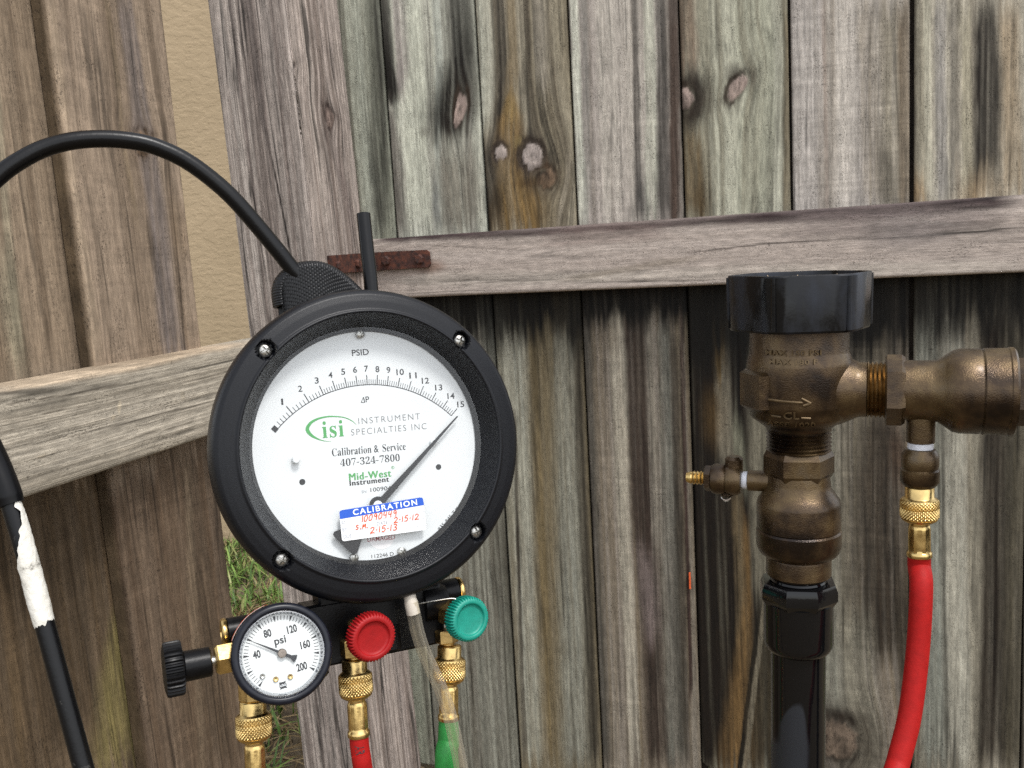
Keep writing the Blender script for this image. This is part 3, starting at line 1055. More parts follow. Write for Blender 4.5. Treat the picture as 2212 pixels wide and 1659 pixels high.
# one more board beyond the frame
for i_ in (0, 1):
    ue.append(ue[-1] + 0.1425)
    gboard(7 + i_).paint(('#8f8a7c', '#a29d8d', '#5f594f'), 8 + i_, joint=0.8, grain=0.4, speck=0.35, drips=[(2300, 540, 690, 60, K, 0.9)]).build()

# gate rail
r0 = hit(800, 560, P_rail, GN)
r1u = ue[-1] + 0.02
zt, zb = hit(1550, 465.5, P_rail, GN)[2], hit(1550, 615.5, P_rail, GN)[2]
ro = r0.copy(); ro[2] = zb
rl = Rail('rail', ro, UP, GD, GN, zt - zb, 0.0375, r1u - r0 @ GD, (0, 1.0), M_wood_h, gate, du=0.0017, dv=0.003, plane=(P_rail, GN), rnd_=0.0035)
rl.paint(('#aea49c', '#b7ada5', '#9e938a'), 21, grain=0.16, speck=0.1, fu=0.6, relief=0.0002, streak=0.5, coarse=0.06, checks=2,
    bands=[([(820, 512, 12), (1100, 496, 18), (1500, 474, 13), (1900, 452, 22), (2200, 432, 14)], '#463638', 0.95, 0.5),
           ([(1180, 512, 22), (1420, 500, 14)], '#7c6a66', 0.5, 0.8), ([(1700, 484, 26), (1960, 472, 40), (2160, 470, 26)], '#756b69', 0.6, 0.7),
           ([(1500, 545, 1.6), (1660, 527, 1.4), (1900, 512, 1.6)], '#554b45', 0.8, 0.5), ([(1900, 517, 1.6), (2080, 505, 1.8), (2220, 492, 2.0)], '#4b4540', 0.9, 0.4),
           ([(880, 606, 16), (1300, 598, 14), (1600, 590, 16), (2200, 575, 12)], '#aea79d', 0.6, 0.7),
           ([(1940, 470, 2), (2080, 492, 2)], '#b0aaa4', 0.5, 0.6), ([(1250, 600, 6), (1420, 570, 8), (1500, 560, 6)], '#877d6f', 0.5, 0.7),
           ([(920, 530, 1.2), (1130, 540, 1.2)], '#6b625c', 0.6, 0.5), ([(1000, 615, 1.2), (1160, 600, 1.2)], '#6b625c', 0.5, 0.5)],
    blobs=[(930, 575, 26, 12, 0, '#6f4a34', 0.6, 0.7), (880, 585, 60, 8, 0, '#6b5446', 0.45, 0.8), (1960, 500, 90, 34, 0, '#7f7876', 0.6, 0.8)])
rl.build()

# rusty strap hinge: knuckle at the post, leaf with square bolts on the rail, second leaf on the post
def at_g(x, y, off):
    return hit(x, y, P_rail + GN * off, GN)


hg = MB()
h0, h1 = at_g(806, 565, 0.002), at_g(931, 558, 0.002)
hm = frame((h0 + h1) / 2, GN, h1 - h0)
hl = np.linalg.norm(h1 - h0)
poly = [(-hl / 2, -0.0135), (hl / 2 - 0.004, -0.0125), (hl / 2, -0.009), (hl / 2 - 0.001, 0.009), (hl / 2 - 0.005, 0.0125), (-hl / 2, 0.0135)]
hg.prism(poly, 0.0, 0.004, hm)
kc = at_g(800, 565, 0.006)
hg.lathe([(0.0055, -0.014), (0.0055, 0.014)], 16, frame(kc, UP))
wm = inv(np.array(gate.matrix_world))
hinge = MB()
hinge.v, hinge.f, hinge.sm, hinge.n = [xf(v, wm) for v in hg.v], hg.f, hg.sm, hg.n
hinge = hinge.build('hinge', M_rust, gate)
tag(hinge, 'rust brown strap hinge with hexagonal bolts')
for (bx, by) in ((835, 563), (907, 560)):
    bm = MB()
    bm.lathe([(0.0072, 0), (0.0072, 0.0045), (0.0058, 0.0058)], 6, wm @ frame(at_g(bx, by, 0.006), GN, GD + 0.3 * UP), smooth=False)
    bm.build('bolt', M_rust, hinge)

# ---------------------------------------------------------------- the square gate post
pr = hit(730, 0, P_rail, GN)                        # back right corner line
PW, PT = 0.124, 0.136
po = pr + GN * PT - GD * PW
po[2] = 0.0
pfront = (pr + GN * PT, GN)
post = Plank('gate_post', po, GD, UP, GN, PW, PT, 1.9, (0.0, 1.16), M_wood_v, None, rnd_=0.004, sides=2, plane=pfront, du=0.0016)
post.paint(('#9b928b', '#a79e96', '#6d625c'), 31, coarse=1.0, grain=0.75, speck=0.1, fu=1.15, relief=0.0008, saw=0.05,
    bands=[([(470, 0, 6), (520, 400, 6), (545, 640, 6)], '#a29b94', 0.6, 0.5), ([(540, 60, 8), (560, 250, 6), (575, 345, 2)], '#5f5552', 0.6, 0.7),
           ([(575, 330, 1.6), (600, 480, 1.8), (625, 640, 1.6)], '#3f3733', 0.9, 0.4), ([(495, 0, 3), (545, 500, 3)], '#6a5f5b', 0.6, 0.6),
           ([(610, 0, 3), (640, 300, 3), (655, 600, 3)], '#a9a099', 0.7, 0.5), ([(585, 0, 4), (612, 420, 4), (630, 640, 4)], '#6c605a', 0.6, 0.6)])
c0, hh0 = post.col.copy(), post.hgt.copy()
post.paint(('#9b918b', '#a69c95', '#6d615a'), 32, coarse=1.0, grain=0.7, speck=0.1, fu=1.2, relief=0.0008, side=1,
    knots=[(704, 255, 10, 22, 12, 'post'), (623, 141, 7, 8, 0, 'hole')],
    bands=[([(650, 0, 4), (690, 500, 4)], '#a39a92', 0.5, 0.6), ([(672, 0, 3), (720, 560, 3)], '#655a55', 0.6, 0.6), ([(705, 300, 9), (735, 420, 8), (750, 520, 5)], '#6f6461', 0.55, 0.7)],
    blobs=[(735, 590, 30, 20, 0, '#6f5444', 0.45, 0.8)])
post.blend_sides(post.col.copy(), post.hgt.copy(), 0)   # keep the second face
c1, hh1 = post.col.copy(), post.hgt.copy()
wgt = sstep(PW - 0.002, PW + 0.002, post.U)
post.col = c0 * (1 - wgt[..., None]) + c1 * wgt[..., None]
post.hgt = hh0 * (1 - wgt) + hh1 * wgt
Z_P0 = hit(730, 0, P_rail, GN)[2]
po_ = post.build(deform=lambda X, Y, Z: (X - 0.036 * (Z - Z_P0), Y, Z))
tag(po_, 'square weathered timber gate post with deep upright grain behind the gauge', 'post')

# hinge leaf on the post
lf = MB()
P_side = po + GD * (PW + 0.036 * (Z_P0 - 0.87))
a_, b_ = hit(707, 572, P_side, GD), hit(790, 566, P_side, GD)
lm = frame((a_ + b_) / 2 + GD * 0.001, GD, b_ - a_)
ll = np.linalg.norm(b_ - a_)
lf.prism([(-ll / 2, -0.0125), (ll / 2, -0.0135), (ll / 2, 0.0135), (-ll / 2, 0.0125)], 0, 0.004, lm)
hleaf = MB()
wh = inv(np.array(gate.matrix_world))
hleaf.v, hleaf.f, hleaf.sm, hleaf.n = [xf(v, wh) for v in lf.v], lf.f, lf.sm, lf.n
hleaf = hleaf.build('hinge_leaf', M_rust, gate)
tag(hleaf, 'rust brown hinge leaf bolted to the post')
for (bx, by) in ((722, 574), (765, 570)):
    bm = MB()
    bm.lathe([(0.0066, 0), (0.0066, 0.004), (0.0052, 0.0052)], 6, wh @ frame(hit(bx, by, P_side, GD) + GD * 0.005, GD, UP), smooth=False)
    bm.build('bolt', M_rust, hleaf)

# ---------------------------------------------------------------- the side fence on the left
lf_o = hit(190, 790, P_lboard, LN).copy(); lf_o[2] = 0
fence = empty('side_fence', frame(lf_o, UP, LD))
tag(fence, 'tan upright board fence with a broad level rail at the left', 'fence')
bpy.context.view_layer.update()
uS = hit(82, 0, P_lboard, LN) @ LD
uS2 = hit(190, 790, P_lboard, LN) @ LD
zS, zS2 = hit(82, 0, P_lboard, LN)[2], hit(190, 790, P_lboard, LN)[2]
K_L = (uS - uS2) / (zS - zS2)
u_edge = uS2
lean_l = lambda X, Y, Z: (X + K_L * (Z + 0.02 - zS2), Y, Z)
u_end = hit(430, 790, P_lboard, LN) @ LD


def lboard(u0, u1, off):
    o = P_lboard + LD * (u0 - P_lboard @ LD) + LN * off
    o[2] = 0.02
    return Plank('board', o, LD, UP, LN, u1 - u0, 0.017, 1.78, (0.0, 1.15), M_wood_v, fence, plane=(P_lboard, LN), du=0.0014, dv=0.0026, edge='#574a38')


wood_l = ('#837361', '#8f7f6d', '#645647')
p = lboard(u_edge + 0.004, u_end, 0.006)
p.paint(wood_l, 41, coarse=0.4, wash=(430, 960, '#5c4a38', 0.7), grain=0.38, speck=0.12, saw=0.22, fu=0.8,
    knots=[(300, 305, 16, 22, 20, 'tan')],
    bands=[([(268, 0, 17), (300, 250, 18), (335, 480, 20), (355, 700, 22), (370, 780, 24)], '#6d6562', 0.8, 0.4),
           ([(110, 0, 10), (150, 400, 12), (200, 780, 12)], '#9a8a74', 0.6, 0.6), ([(230, 0, 5), (290, 500, 5)], '#77684f', 0.5, 0.7),
           ([(400, 1050, 20), (430, 1350, 20), (450, 1650, 24)], '#6b5a46', 0.6, 0.6),
           ([(470, 1050, 22), (480, 1300, 20)], '#574638', 0.6, 0.7),
           ([(390, 1000, 8), (400, 1300, 9), (415, 1650, 9)], '#8a7a64', 0.5, 0.7)],
    blobs=[(440, 1500, 70, 200, 0, '#5f4f3c', 0.45, 0.8), (380, 500, 16, 60, 0, '#7d6a52', 0.5, 0.7)])
p.build(deform=lean_l)
p = lboard(u_edge - 0.19, u_edge + 0.012, -0.0125)
p.paint(('#7f6f5b', '#8b7b67', '#625444'), 42, coarse=0.4, wash=(200, 1020, '#57462f', 0.75), grain=0.36, speck=0.12, saw=0.22, fu=0.8,
    bands=[([(20, 0, 8), (50, 500, 9), (70, 760, 9)], '#8d8671', 0.6, 0.6), ([(60, 0, 5), (110, 500, 6), (140, 780, 6)], '#6d5b47', 0.6, 0.6),
           ([(40, 560, 20), (70, 800, 20)], '#7e7a66', 0.6, 0.7),
           ([(330, 1050, 16), (310, 1250, 34), (290, 1450, 60), (290, 1650, 80)], '#857a48', 0.85, 0.4), ([(345, 1000, 12), (350, 1300, 12), (360, 1650, 12)], '#7a6d42', 0.6, 0.6),  # olive streaks stand for the sunlit patch, painted into the board's colour
           ([(150, 1100, 60), (160, 1300, 70), (150, 1650, 60)], '#54442f', 0.6, 0.7), ([(40, 1400, 12), (60, 1650, 12)], '#7a6547', 0.5, 0.6)])
p.build(deform=lean_l)
zt, zb = hit(250, 784.0, P_lrail, LN)[2], hit(250, 1013, P_lrail, LN)[2]
zt -= 0.004
lo = hit(0, 900, P_lrail, LN) - LD * 0.30
lo[2] = zb
lend = hit(690, 800, P_lrail, LN) @ LD
p = Rail('rail', lo, UP, LD, LN, zt - zb, 0.0375, lend - lo @ LD, (0.0, 2.0), M_wood_h, fence, plane=(P_lrail, LN), rnd_=0.006, du=0.0014, dv=0.0022)
p.paint(('#a9a293', '#b3ac9d', '#8d8678'), 43, coarse=0.7, grain=0.4, speck=0.1, fu=1.3, relief=0.0005, streak=0.9,
    bands=[([(0, 842, 10), (250, 797, 10), (540, 738, 8)], '#a8957c', 0.6, 0.6), ([(0, 872, 2), (120, 856, 2), (300, 822, 1.5)], '#5f564a', 0.8, 0.5),
           ([(0, 975, 1.8), (250, 918, 2), (450, 868, 1.8)], '#524a3f', 0.9, 0.4), ([(20, 905, 1.3), (200, 872, 1.3)], '#5d5447', 0.7, 0.5),
           ([(200, 880, 1.3), (500, 800, 1.5)], '#5d5447', 0.7, 0.5), ([(250, 955, 1.2), (440, 905, 1.2)], '#665c4e', 0.7, 0.5),
           ([(40, 1000, 1.2), (330, 930, 1.2)], '#665c4e', 0.6, 0.5), ([(30, 1060, 8), (240, 1005, 8), (450, 935, 6)], '#938c7d', 0.6, 0.6),
           ([(256, 870, 1.8), (264, 892, 1.6)], '#d8cdb4', 0.0, 0.4)],
    blobs=[(258, 880, 3, 13, 8, '#cbbfa6', 0.9, 0.4), (244, 902, 4, 5, 0, '#c2b69e', 0.7, 0.5), (90, 985, 9, 3, 0, '#bdb29c', 0.7, 0.5), (395, 855, 4, 8, 0, '#b7ad98', 0.6, 0.5)])
p.build()

# ---------------------------------------------------------------- house wall beyond
hd = unit(np.array([1.0, 0.12, 0]))
wall_c = np.array([-0.6, 2.95, 0.0])
house = empty('stucco_house', frame(wall_c, UP, hd))
tag(house, 'tan stucco house wall seen through the gap beside the post', 'house')


def stucco():
    m, n, b = mat_new('tan_stucco')
    big = noise_node(n, 4.0, 6, 0.62)
    r = ramp(n, big.outputs['Fac'], [(0.3, tuple(lin('#9e8c71', 0.88))), (0.7, tuple(lin('#ab987c', 0.88)))])
    n.links.new(r.outputs[0], b.inputs['Base Color'])
    b.inputs['Roughness'].default_value = 0.85
    b.inputs['Specular IOR Level'].default_value = 0.2
    kd = noise_node(n, 34, 3, 0.5, stretch=(1, 1, 1.6))
    kr = ramp(n, kd.outputs['Fac'], [(0.44, (0, 0, 0)), (0.56, (1, 1, 1))])
    fine = noise_node(n, 300, 3, 0.6)
    ad = n.nodes.new('ShaderNodeMath')
    ad.operation = 'MULTIPLY_ADD'
    ad.inputs[1].default_value = 0.45
    n.links.new(fine.outputs['Fac'], ad.inputs[0])
    n.links.new(kr.outputs[0], ad.inputs[2])
    bump(n, b, ad.outputs[0], 0.3, 0.0025)
    return m


M_stucco = stucco()
q = MB()
q.box((-2.2, 0, -0.1), (3.2, 0.2, 2.7))
q.build('wall', M_stucco, house)

# ---------------------------------------------------------------- ground and grass
def soil():
    m, n, b = mat_new('soil_and_thatch')
    nz = noise_node(n, 14, 6, 0.65)
    r = ramp(n, nz.outputs['Fac'], [(0.3, (0.05, 0.036, 0.022)), (0.5, (0.11, 0.082, 0.048)), (0.62, (0.16, 0.125, 0.078)), (0.75, (0.075, 0.085, 0.03))])
    n.links.new(r.outputs[0], b.inputs['Base Color'])
    b.inputs['Roughness'].default_value = 0.9
    bump(n, b, noise_node(n, 60, 5).outputs['Fac'], 0.8, 0.01)
    return m


g = MB()
N_ = 40
xs = np.concatenate([np.linspace(-120, -3, 8), np.linspace(-2.5, 2.5, 26), np.linspace(3, 120, 8)])
ys = np.concatenate([np.linspace(-120, -2.5, 8), np.linspace(-2, 4, 30), np.linspace(4.5, 120, 8)])
X, Y = np.meshgrid(xs, ys)
near = (np.abs(X) < 2.6) & (Y > -2.1) & (Y < 4.1)
Z = np.where(near, 0.012 * (fbm(X * 3, Y * 3, 3, 5) - 0.5), 0.0)
nx = len(xs)
fs = [(j * nx + i, j * nx + i + 1, (j + 1) * nx + i + 1, (j + 1) * nx + i) for j in range(len(ys) - 1) for i in range(nx - 1)]
g.add(np.stack([X, Y, Z], -1).reshape(-1, 3), fs)
tag(g.build('ground', soil()), 'bare soil and thatch between the grass', None, kind='structure')


def blades(name, label, cat, n, area, hmin, hmax, wmin, wmax, lean, cols, seed):
    rs = np.random.RandomState(seed)
    x0, x1, y0, y1 = area
    px = rs.uniform(x0, x1, n * 3)
    py = rs.uniform(y0, y1, n * 3)
    keep = fbm(px * 9, py * 9, 3, seed) + rs.uniform(-0.12, 0.12, n * 3) > 0.46
    beyond = (np.stack([px, py], 1) - P_board[:2]) @ GN[:2] < -0.03
    beyond |= (px < -0.42) & (py > 1.0) & ((np.stack([px, py], 1) - P_board[:2]) @ GN[:2] < 0.12)
    keep &= beyond & ((np.stack([px, py], 1) - P_lboard[:2]) @ LN[:2] < 10)
    px, py = px[keep][:n], py[keep][:n]
    n = len(px)
    h = rs.uniform(hmin, hmax, n)
    wd = rs.uniform(wmin, wmax, n)
    a = rs.uniform(0, 2 * PI, n)
    ln = rs.uniform(*lean, n)
    d = np.stack([np.cos(a), np.sin(a)], 1)
    sd_ = np.stack([-np.sin(a), np.cos(a)], 1)
    base = np.stack([px, py, np.full(n, -0.004)], 1)
    vs = np.zeros((n, 7, 3))
    for k, (t, ww) in enumerate(((0, 0.8), (0.4, 1.0), (0.75, 0.7))):
        c = base.copy()
        c[:, :2] += d * (ln * h * t ** 1.7)[:, None]
        c[:, 2] += h * (t - 0.45 * np.minimum(ln, 1.6) * t * t * 0.8)
        for q_, sgn in ((0, -1), (1, 1)):
            vs[:, k * 2 + q_] = c
            vs[:, k * 2 + q_, :2] += sd_ * (sgn * ww * wd / 2)[:, None]
    c = base.copy()
    c[:, :2] += d * (ln * h)[:, None]
    c[:, 2] += h * (1 - 0.36 * np.minimum(ln, 1.6))
    vs[:, 6] = c
    o7 = np.arange(n)[:, None] * 7
    f4 = np.concatenate([o7 + np.array([0, 1, 3, 2]), o7 + np.array([2, 3, 5, 4])])
    f3 = o7 + np.array([4, 5, 6])
    me = bpy.data.meshes.new(name)
    me.from_pydata(vs.reshape(-1, 3).tolist(), [], f4.tolist() + f3.tolist())
    ca = me.color_attributes.new('Col', 'FLOAT_COLOR', 'POINT')
    cs = np.array([lin(c, 0.62) for c in cols])
    pick = cs[rs.randint(0, len(cs), n)] * rs.uniform(0.75, 1.25, (n, 1))
    rgba = np.ones((n * 7, 4), np.float32)
    rgba[:, :3] = np.repeat(pick, 7, axis=0)
    ca.data.foreach_set('color', rgba.ravel())
    m, nn, b = mat_new(name + '_blade')
    at_ = nn.nodes.new('ShaderNodeAttribute')
    at_.attribute_name = 'Col'
    nn.links.new(at_.outputs['Color'], b.inputs['Base Color'])
    b.inputs['Roughness'].default_value = 0.5
    b.inputs['Specular IOR Level'].default_value = 0.3
    me.materials.append(m)
    o = bpy.data.objects.new(name, me)
    C.objects.link(o)
    tag(o, label, cat, kind='stuff')
    return o


blades('grass', 'short green lawn grass growing beyond the fence', 'grass', 17000, (-1.9, 1.4, 1.0, 2.9), 0.03, 0.085, 0.003, 0.0065, (0.1, 1.3),
       ['#67853f', '#769645', '#87a355', '#587539', '#9a9f62'], 3)
blades('dry_grass', 'dry straw and dead clippings between the grass', 'straw', 14000, (-1.9, 1.4, 1.0, 2.9), 0.02, 0.06, 0.0025, 0.005, (1.2, 3.0),
       ['#a8926c', '#8e7752', '#b9a37c', '#75603f'], 4)

# ================================================================== LETTERING
GLYPHS = {'C':[468,[[257,-11,230,-10,181,0,137,20,99,48,68,84,45,127,27,201,27,255,37,306,56,351,84,390,119,422,160,446,207,461,259,465,320,456,383,435,404,440,411,446,419,465,437,465,437,308,420,308,399,354,386,374,356,407,322,430,285,442,265,443,222,435,187,409,163,365,149,304,144,226,149,153,165,97,192,56,230,32,294,24,342,37,373,54,402,77,428,106,447,89,418,53,384,25,345,5,303,-7]]],
'a':[344,[[255,-10,222,-3,211,6,200,35,161,7,118,-7,70,-6,49,4,33,20,23,40,22,80,27,96,48,124,63,136,106,158,199,190,199,241,194,270,181,287,158,295,132,295,111,288,106,282,104,272,123,236,121,218,110,202,85,191,56,195,40,208,33,228,34,246,43,271,56,285,84,303,133,317,189,317,213,314,250,302,274,280,288,250,292,231,294,42,301,34,310,35,320,42,329,28,301,3,271,-9],[151,34,179,44,199,63,199,169,170,160,147,147,131,130,121,109,118,84,123,52,139,36]]],
'l':[199,[[18,0,18,16,42,23,48,29,52,47,52,413,44,433,20,439,20,455,148,455,149,41,157,23,180,16,180,0]]],
'i':[198,[[101,362,77,367,65,376,53,396,50,412,56,436,65,449,77,458,101,463,117,461,137,449,151,421,151,404,142,382,124,367],[18,0,18,16,42,23,48,29,52,47,52,261,49,281,44,288,20,293,21,310,148,310,149,41,157,23,180,16,180,0]]],
'b':[361,[[43,-11,43,400,37,428,23,437,8,439,8,455,138,455,138,279,167,304,184,312,202,317,235,318,261,311,284,299,304,281,320,258,332,231,339,200,342,166,339,127,323,75,305,46,283,23,241,-2,192,-10,157,-4,122,14,105,28,53,-11],[183,14,208,20,226,36,237,65,243,106,245,183,240,222,225,261,207,275,184,280,166,276,150,265,138,242,140,49,145,34,154,23,167,16]]],
'r':[287,[[18,0,18,16,42,23,48,29,52,47,52,261,46,285,34,292,20,293,21,310,146,310,146,252,169,285,187,301,215,316,244,318,262,313,280,298,289,275,289,258,278,234,262,224,230,225,201,256,193,260,172,253,157,234,149,192,149,47,155,29,163,22,197,16,197,0]]],
't':[228,[[124,-9,95,-6,74,3,66,10,55,30,48,71,48,279,20,279,20,300,88,369,129,424,144,424,144,310,208,310,208,279,144,279,144,82,149,51,158,42,168,40,185,46,193,53,206,75,222,66,192,18,172,3,149,-6]]],
'o':[336,[[169,-10,135,-7,104,4,77,21,55,43,31,85,22,118,19,154,22,190,31,223,55,266,77,288,104,305,135,315,168,318,201,315,231,305,258,289,280,267,305,224,314,191,317,154,314,117,305,84,290,54,270,30,245,11,217,-3],[169,11,197,21,209,39,215,61,220,137,218,215,208,271,195,289,179,298,169,299,158,298,140,289,128,271,121,238,117,187,117,122,126,45,141,21]]],
'n':[381,[[18,0,18,16,42,22,50,35,52,48,52,261,46,284,33,292,19,294,19,310,148,310,148,267,163,286,181,300,221,316,243,318,275,314,299,301,316,280,327,250,330,56,331,41,340,23,363,16,363,0,202,0,202,16,217,18,231,30,235,56,233,245,226,263,217,269,203,271,179,266,157,248,148,235,148,48,154,26,161,20,180,16,180,0]]],
'S':[390,[[43,-11,43,158,62,158,78,105,99,65,125,37,141,27,177,16,225,18,257,36,271,55,278,77,277,106,259,136,244,149,140,202,104,227,67,266,59,281,51,314,50,348,56,377,67,403,83,424,103,442,128,455,155,463,185,466,220,463,300,445,306,445,315,452,320,466,339,466,339,319,322,319,313,348,293,385,268,414,248,429,227,439,194,445,169,442,148,433,132,419,123,401,120,391,122,361,137,336,164,316,283,257,317,233,334,216,350,188,359,145,356,100,346,71,330,45,308,24,281,8,248,-4,212,-9,165,-9,81,12,67,5,61,-11]]],
'e':[301,[[154,-10,124,-7,97,3,73,19,53,41,37,69,26,101,19,157,26,210,54,267,87,298,113,311,142,318,179,317,200,312,218,305,249,280,271,245,283,173,283,166,117,166,121,121,131,87,147,62,170,47,199,42,230,49,257,70,270,86,285,73,264,43,240,20,214,3,185,-7],[116,192,201,192,198,258,193,277,184,290,161,297,145,293,132,282,123,263,118,237]]],
'v':[306,[[142,-10,32,263,15,289,-3,293,-3,310,164,310,164,294,133,288,129,276,185,122,238,258,240,280,228,291,203,294,203,310,305,310,305,295,281,283,267,260,160,-10]]],
'c':[293,[[156,-10,126,-7,99,3,64,30,38,68,22,115,19,150,27,205,40,237,70,277,110,305,157,318,193,318,238,306,268,280,277,245,276,231,270,220,262,211,244,205,222,206,211,212,198,234,196,281,193,288,179,296,149,292,133,279,121,257,114,227,113,160,121,112,137,76,160,52,173,44,204,38,245,50,271,72,285,60,240,15,214,1,186,-7]]],
's':[288,[[151,-10,128,-8,76,9,62,6,51,-9,36,-9,36,105,53,105,63,74,78,49,97,30,118,19,150,15,173,22,187,37,192,51,191,69,179,89,156,105,82,144,54,169,43,188,37,220,41,252,47,266,65,291,77,301,90,309,123,318,155,318,217,305,230,319,244,319,244,222,228,222,218,248,204,269,188,284,169,293,141,296,121,290,109,277,105,253,111,237,125,224,216,175,234,160,252,132,257,95,253,59,239,30,228,18,216,8,186,-6]]],
'I':[261,[[13,0,13,17,47,24,61,32,70,45,75,63,75,398,71,416,63,427,49,434,13,439,13,455,244,455,244,439,231,438,210,434,191,423,183,398,183,62,187,44,196,32,212,24,246,17,246,0]]],
'N':[494,[[403,-11,107,350,107,65,111,44,119,31,141,20,167,17,167,0,18,0,18,17,49,21,63,28,73,47,76,69,76,388,40,431,33,434,18,439,18,455,156,455,391,169,391,387,388,409,384,419,373,429,331,439,331,455,480,455,480,439,455,436,433,425,422,390,422,-11]]],
'T':[423,[[92,0,92,17,136,26,147,37,154,55,156,433,110,428,78,414,65,403,37,358,29,318,11,318,11,455,410,455,410,317,394,317,385,359,368,391,343,415,310,429,263,433,265,54,276,30,291,22,328,17,328,0]]],
'R':[473,[[15,0,15,17,49,23,67,38,73,55,75,81,73,401,62,424,40,435,16,439,16,455,255,454,319,445,367,426,385,413,409,379,417,334,413,303,401,277,380,255,352,237,315,224,436,44,456,23,480,17,480,0,338,0,201,212,182,212,184,55,190,38,200,27,217,20,242,17,242,0],[182,234,241,238,269,249,288,269,300,298,304,336,300,370,291,397,275,416,253,427,206,430,194,426,187,418,182,396]]],
'U':[492,[[248,-13,213,-11,155,2,114,29,99,47,80,94,75,123,71,401,61,424,38,435,15,439,15,455,240,455,240,439,208,434,193,427,183,410,181,396,182,117,189,80,203,51,225,33,256,23,275,22,317,28,350,44,373,71,388,110,392,159,392,390,384,418,365,432,328,439,328,455,474,455,474,439,438,426,429,416,424,400,421,142,416,108,395,53,380,32,338,3,312,-6]]],
'M':[634,[[14,0,14,17,38,20,61,32,70,45,75,66,74,405,71,416,58,430,15,439,15,455,185,455,317,142,449,455,617,455,617,439,578,428,568,417,562,401,562,56,567,37,577,26,587,21,617,17,617,0,396,0,396,17,437,27,445,34,452,50,455,83,455,399,288,0,270,0,105,389,105,80,108,53,114,35,126,25,144,19,169,17,169,0]]],
'E':[442,[[14,0,14,17,49,21,62,30,71,43,75,65,73,399,67,419,56,430,16,439,16,455,399,455,399,320,383,320,373,364,364,381,353,395,325,415,306,422,259,430,210,430,190,423,183,402,183,246,226,250,239,254,259,269,274,292,288,345,304,345,304,118,287,118,281,160,268,190,256,204,222,219,183,222,183,58,189,39,203,30,249,28,299,35,326,44,350,57,371,75,397,112,411,143,430,143,402,0]]],
'P':[418,[[15,0,15,17,49,23,67,38,73,55,75,81,73,401,62,424,40,435,16,439,16,455,274,453,336,440,361,426,390,398,402,374,408,347,407,310,402,290,382,255,348,228,301,211,273,207,182,206,182,67,186,46,200,27,217,20,242,17,242,0],[182,230,237,233,262,244,279,263,289,291,292,329,286,382,275,406,257,422,232,430,209,431,189,424,182,405]]],
'A':[437,[[-9,0,-9,18,12,22,24,30,44,62,206,466,224,465,390,73,416,28,443,18,443,0,229,0,229,18,249,19,275,28,283,46,280,63,253,132,103,132,79,71,75,48,77,37,92,23,128,18,128,0],[113,161,242,161,177,319]]],
'4':[375,[[121,0,121,36,165,39,179,44,189,54,194,72,195,125,9,125,9,166,199,480,293,480,293,169,363,169,363,125,293,125,293,72,299,54,309,44,331,37,357,36,357,0],[56,169,195,169,196,364,199,416,158,338]]],
'0':[375,[[188,-7,143,-2,124,4,91,24,65,53,46,90,33,134,25,184,23,270,29,324,39,371,65,428,77,443,106,467,143,481,189,486,232,481,268,467,297,443,309,428,328,392,342,347,350,297,353,240,350,184,342,133,328,89,309,53,283,24,250,4,231,-2],[188,37,202,39,214,46,224,56,231,71,241,114,248,204,247,310,237,390,224,423,214,434,189,443,163,434,145,409,131,340,127,277,129,170,139,91,145,71,162,46,174,39]]],
'7':[375,[[111,0,289,406,100,405,82,394,74,372,70,338,30,338,33,480,353,480,353,447,168,0]]],
'3':[375,[[163,-7,109,-3,58,15,28,42,19,66,19,84,30,107,43,118,67,126,76,126,84,82,99,62,119,48,144,41,184,43,207,53,225,71,234,89,241,124,240,154,231,180,214,202,203,211,174,223,95,227,95,269,156,270,184,278,212,307,222,335,223,394,211,424,189,442,160,445,144,440,128,424,121,409,114,382,111,341,81,343,57,350,32,370,25,389,24,401,30,428,48,451,78,470,120,482,145,485,225,482,248,476,286,458,313,431,321,415,328,377,327,359,317,328,298,301,272,279,225,256,279,238,318,210,338,180,345,138,335,81,316,49,298,32,267,13,243,4,191,-6]]],
'2':[375,[[24,0,24,69,139,187,187,245,214,295,225,344,226,386,217,420,206,434,183,445,150,441,132,427,117,388,112,329,84,331,50,344,41,351,30,370,26,396,32,423,58,456,92,474,121,482,155,486,203,485,251,475,271,467,303,444,314,429,326,395,327,365,316,320,299,291,274,258,209,190,87,74,252,74,267,78,290,97,305,141,345,141,341,0]]],
'8':[375,[[183,-7,123,0,78,18,45,46,31,69,23,95,21,139,24,155,38,182,72,214,119,242,66,284,49,308,36,349,38,389,50,423,65,444,99,469,131,480,169,486,218,485,264,474,283,465,311,439,322,424,333,388,331,339,319,315,288,286,244,260,304,224,339,186,354,143,353,103,348,81,326,44,290,16,243,-1],[203,283,228,302,239,317,246,335,250,370,240,414,222,436,210,443,195,447,177,446,151,434,136,407,130,372,133,347,142,326,157,310],[187,32,223,40,249,65,259,88,261,128,254,151,239,170,216,188,164,216,139,195,120,168,111,133,112,105,118,78,140,47,161,35]]],
'1':[375,[[65,0,65,36,133,37,146,45,153,62,154,416,108,365,83,349,55,348,44,354,36,365,28,396,95,423,179,482,254,482,256,58,264,43,274,37,343,36,343,0]]],
'L':[426,[[15,0,15,17,49,23,67,38,73,55,75,81,73,402,67,419,56,429,40,436,16,439,16,455,250,455,250,439,203,432,190,421,184,404,182,74,189,39,205,30,252,28,301,35,327,45,350,60,370,80,395,120,409,154,427,154,402,0]]]}


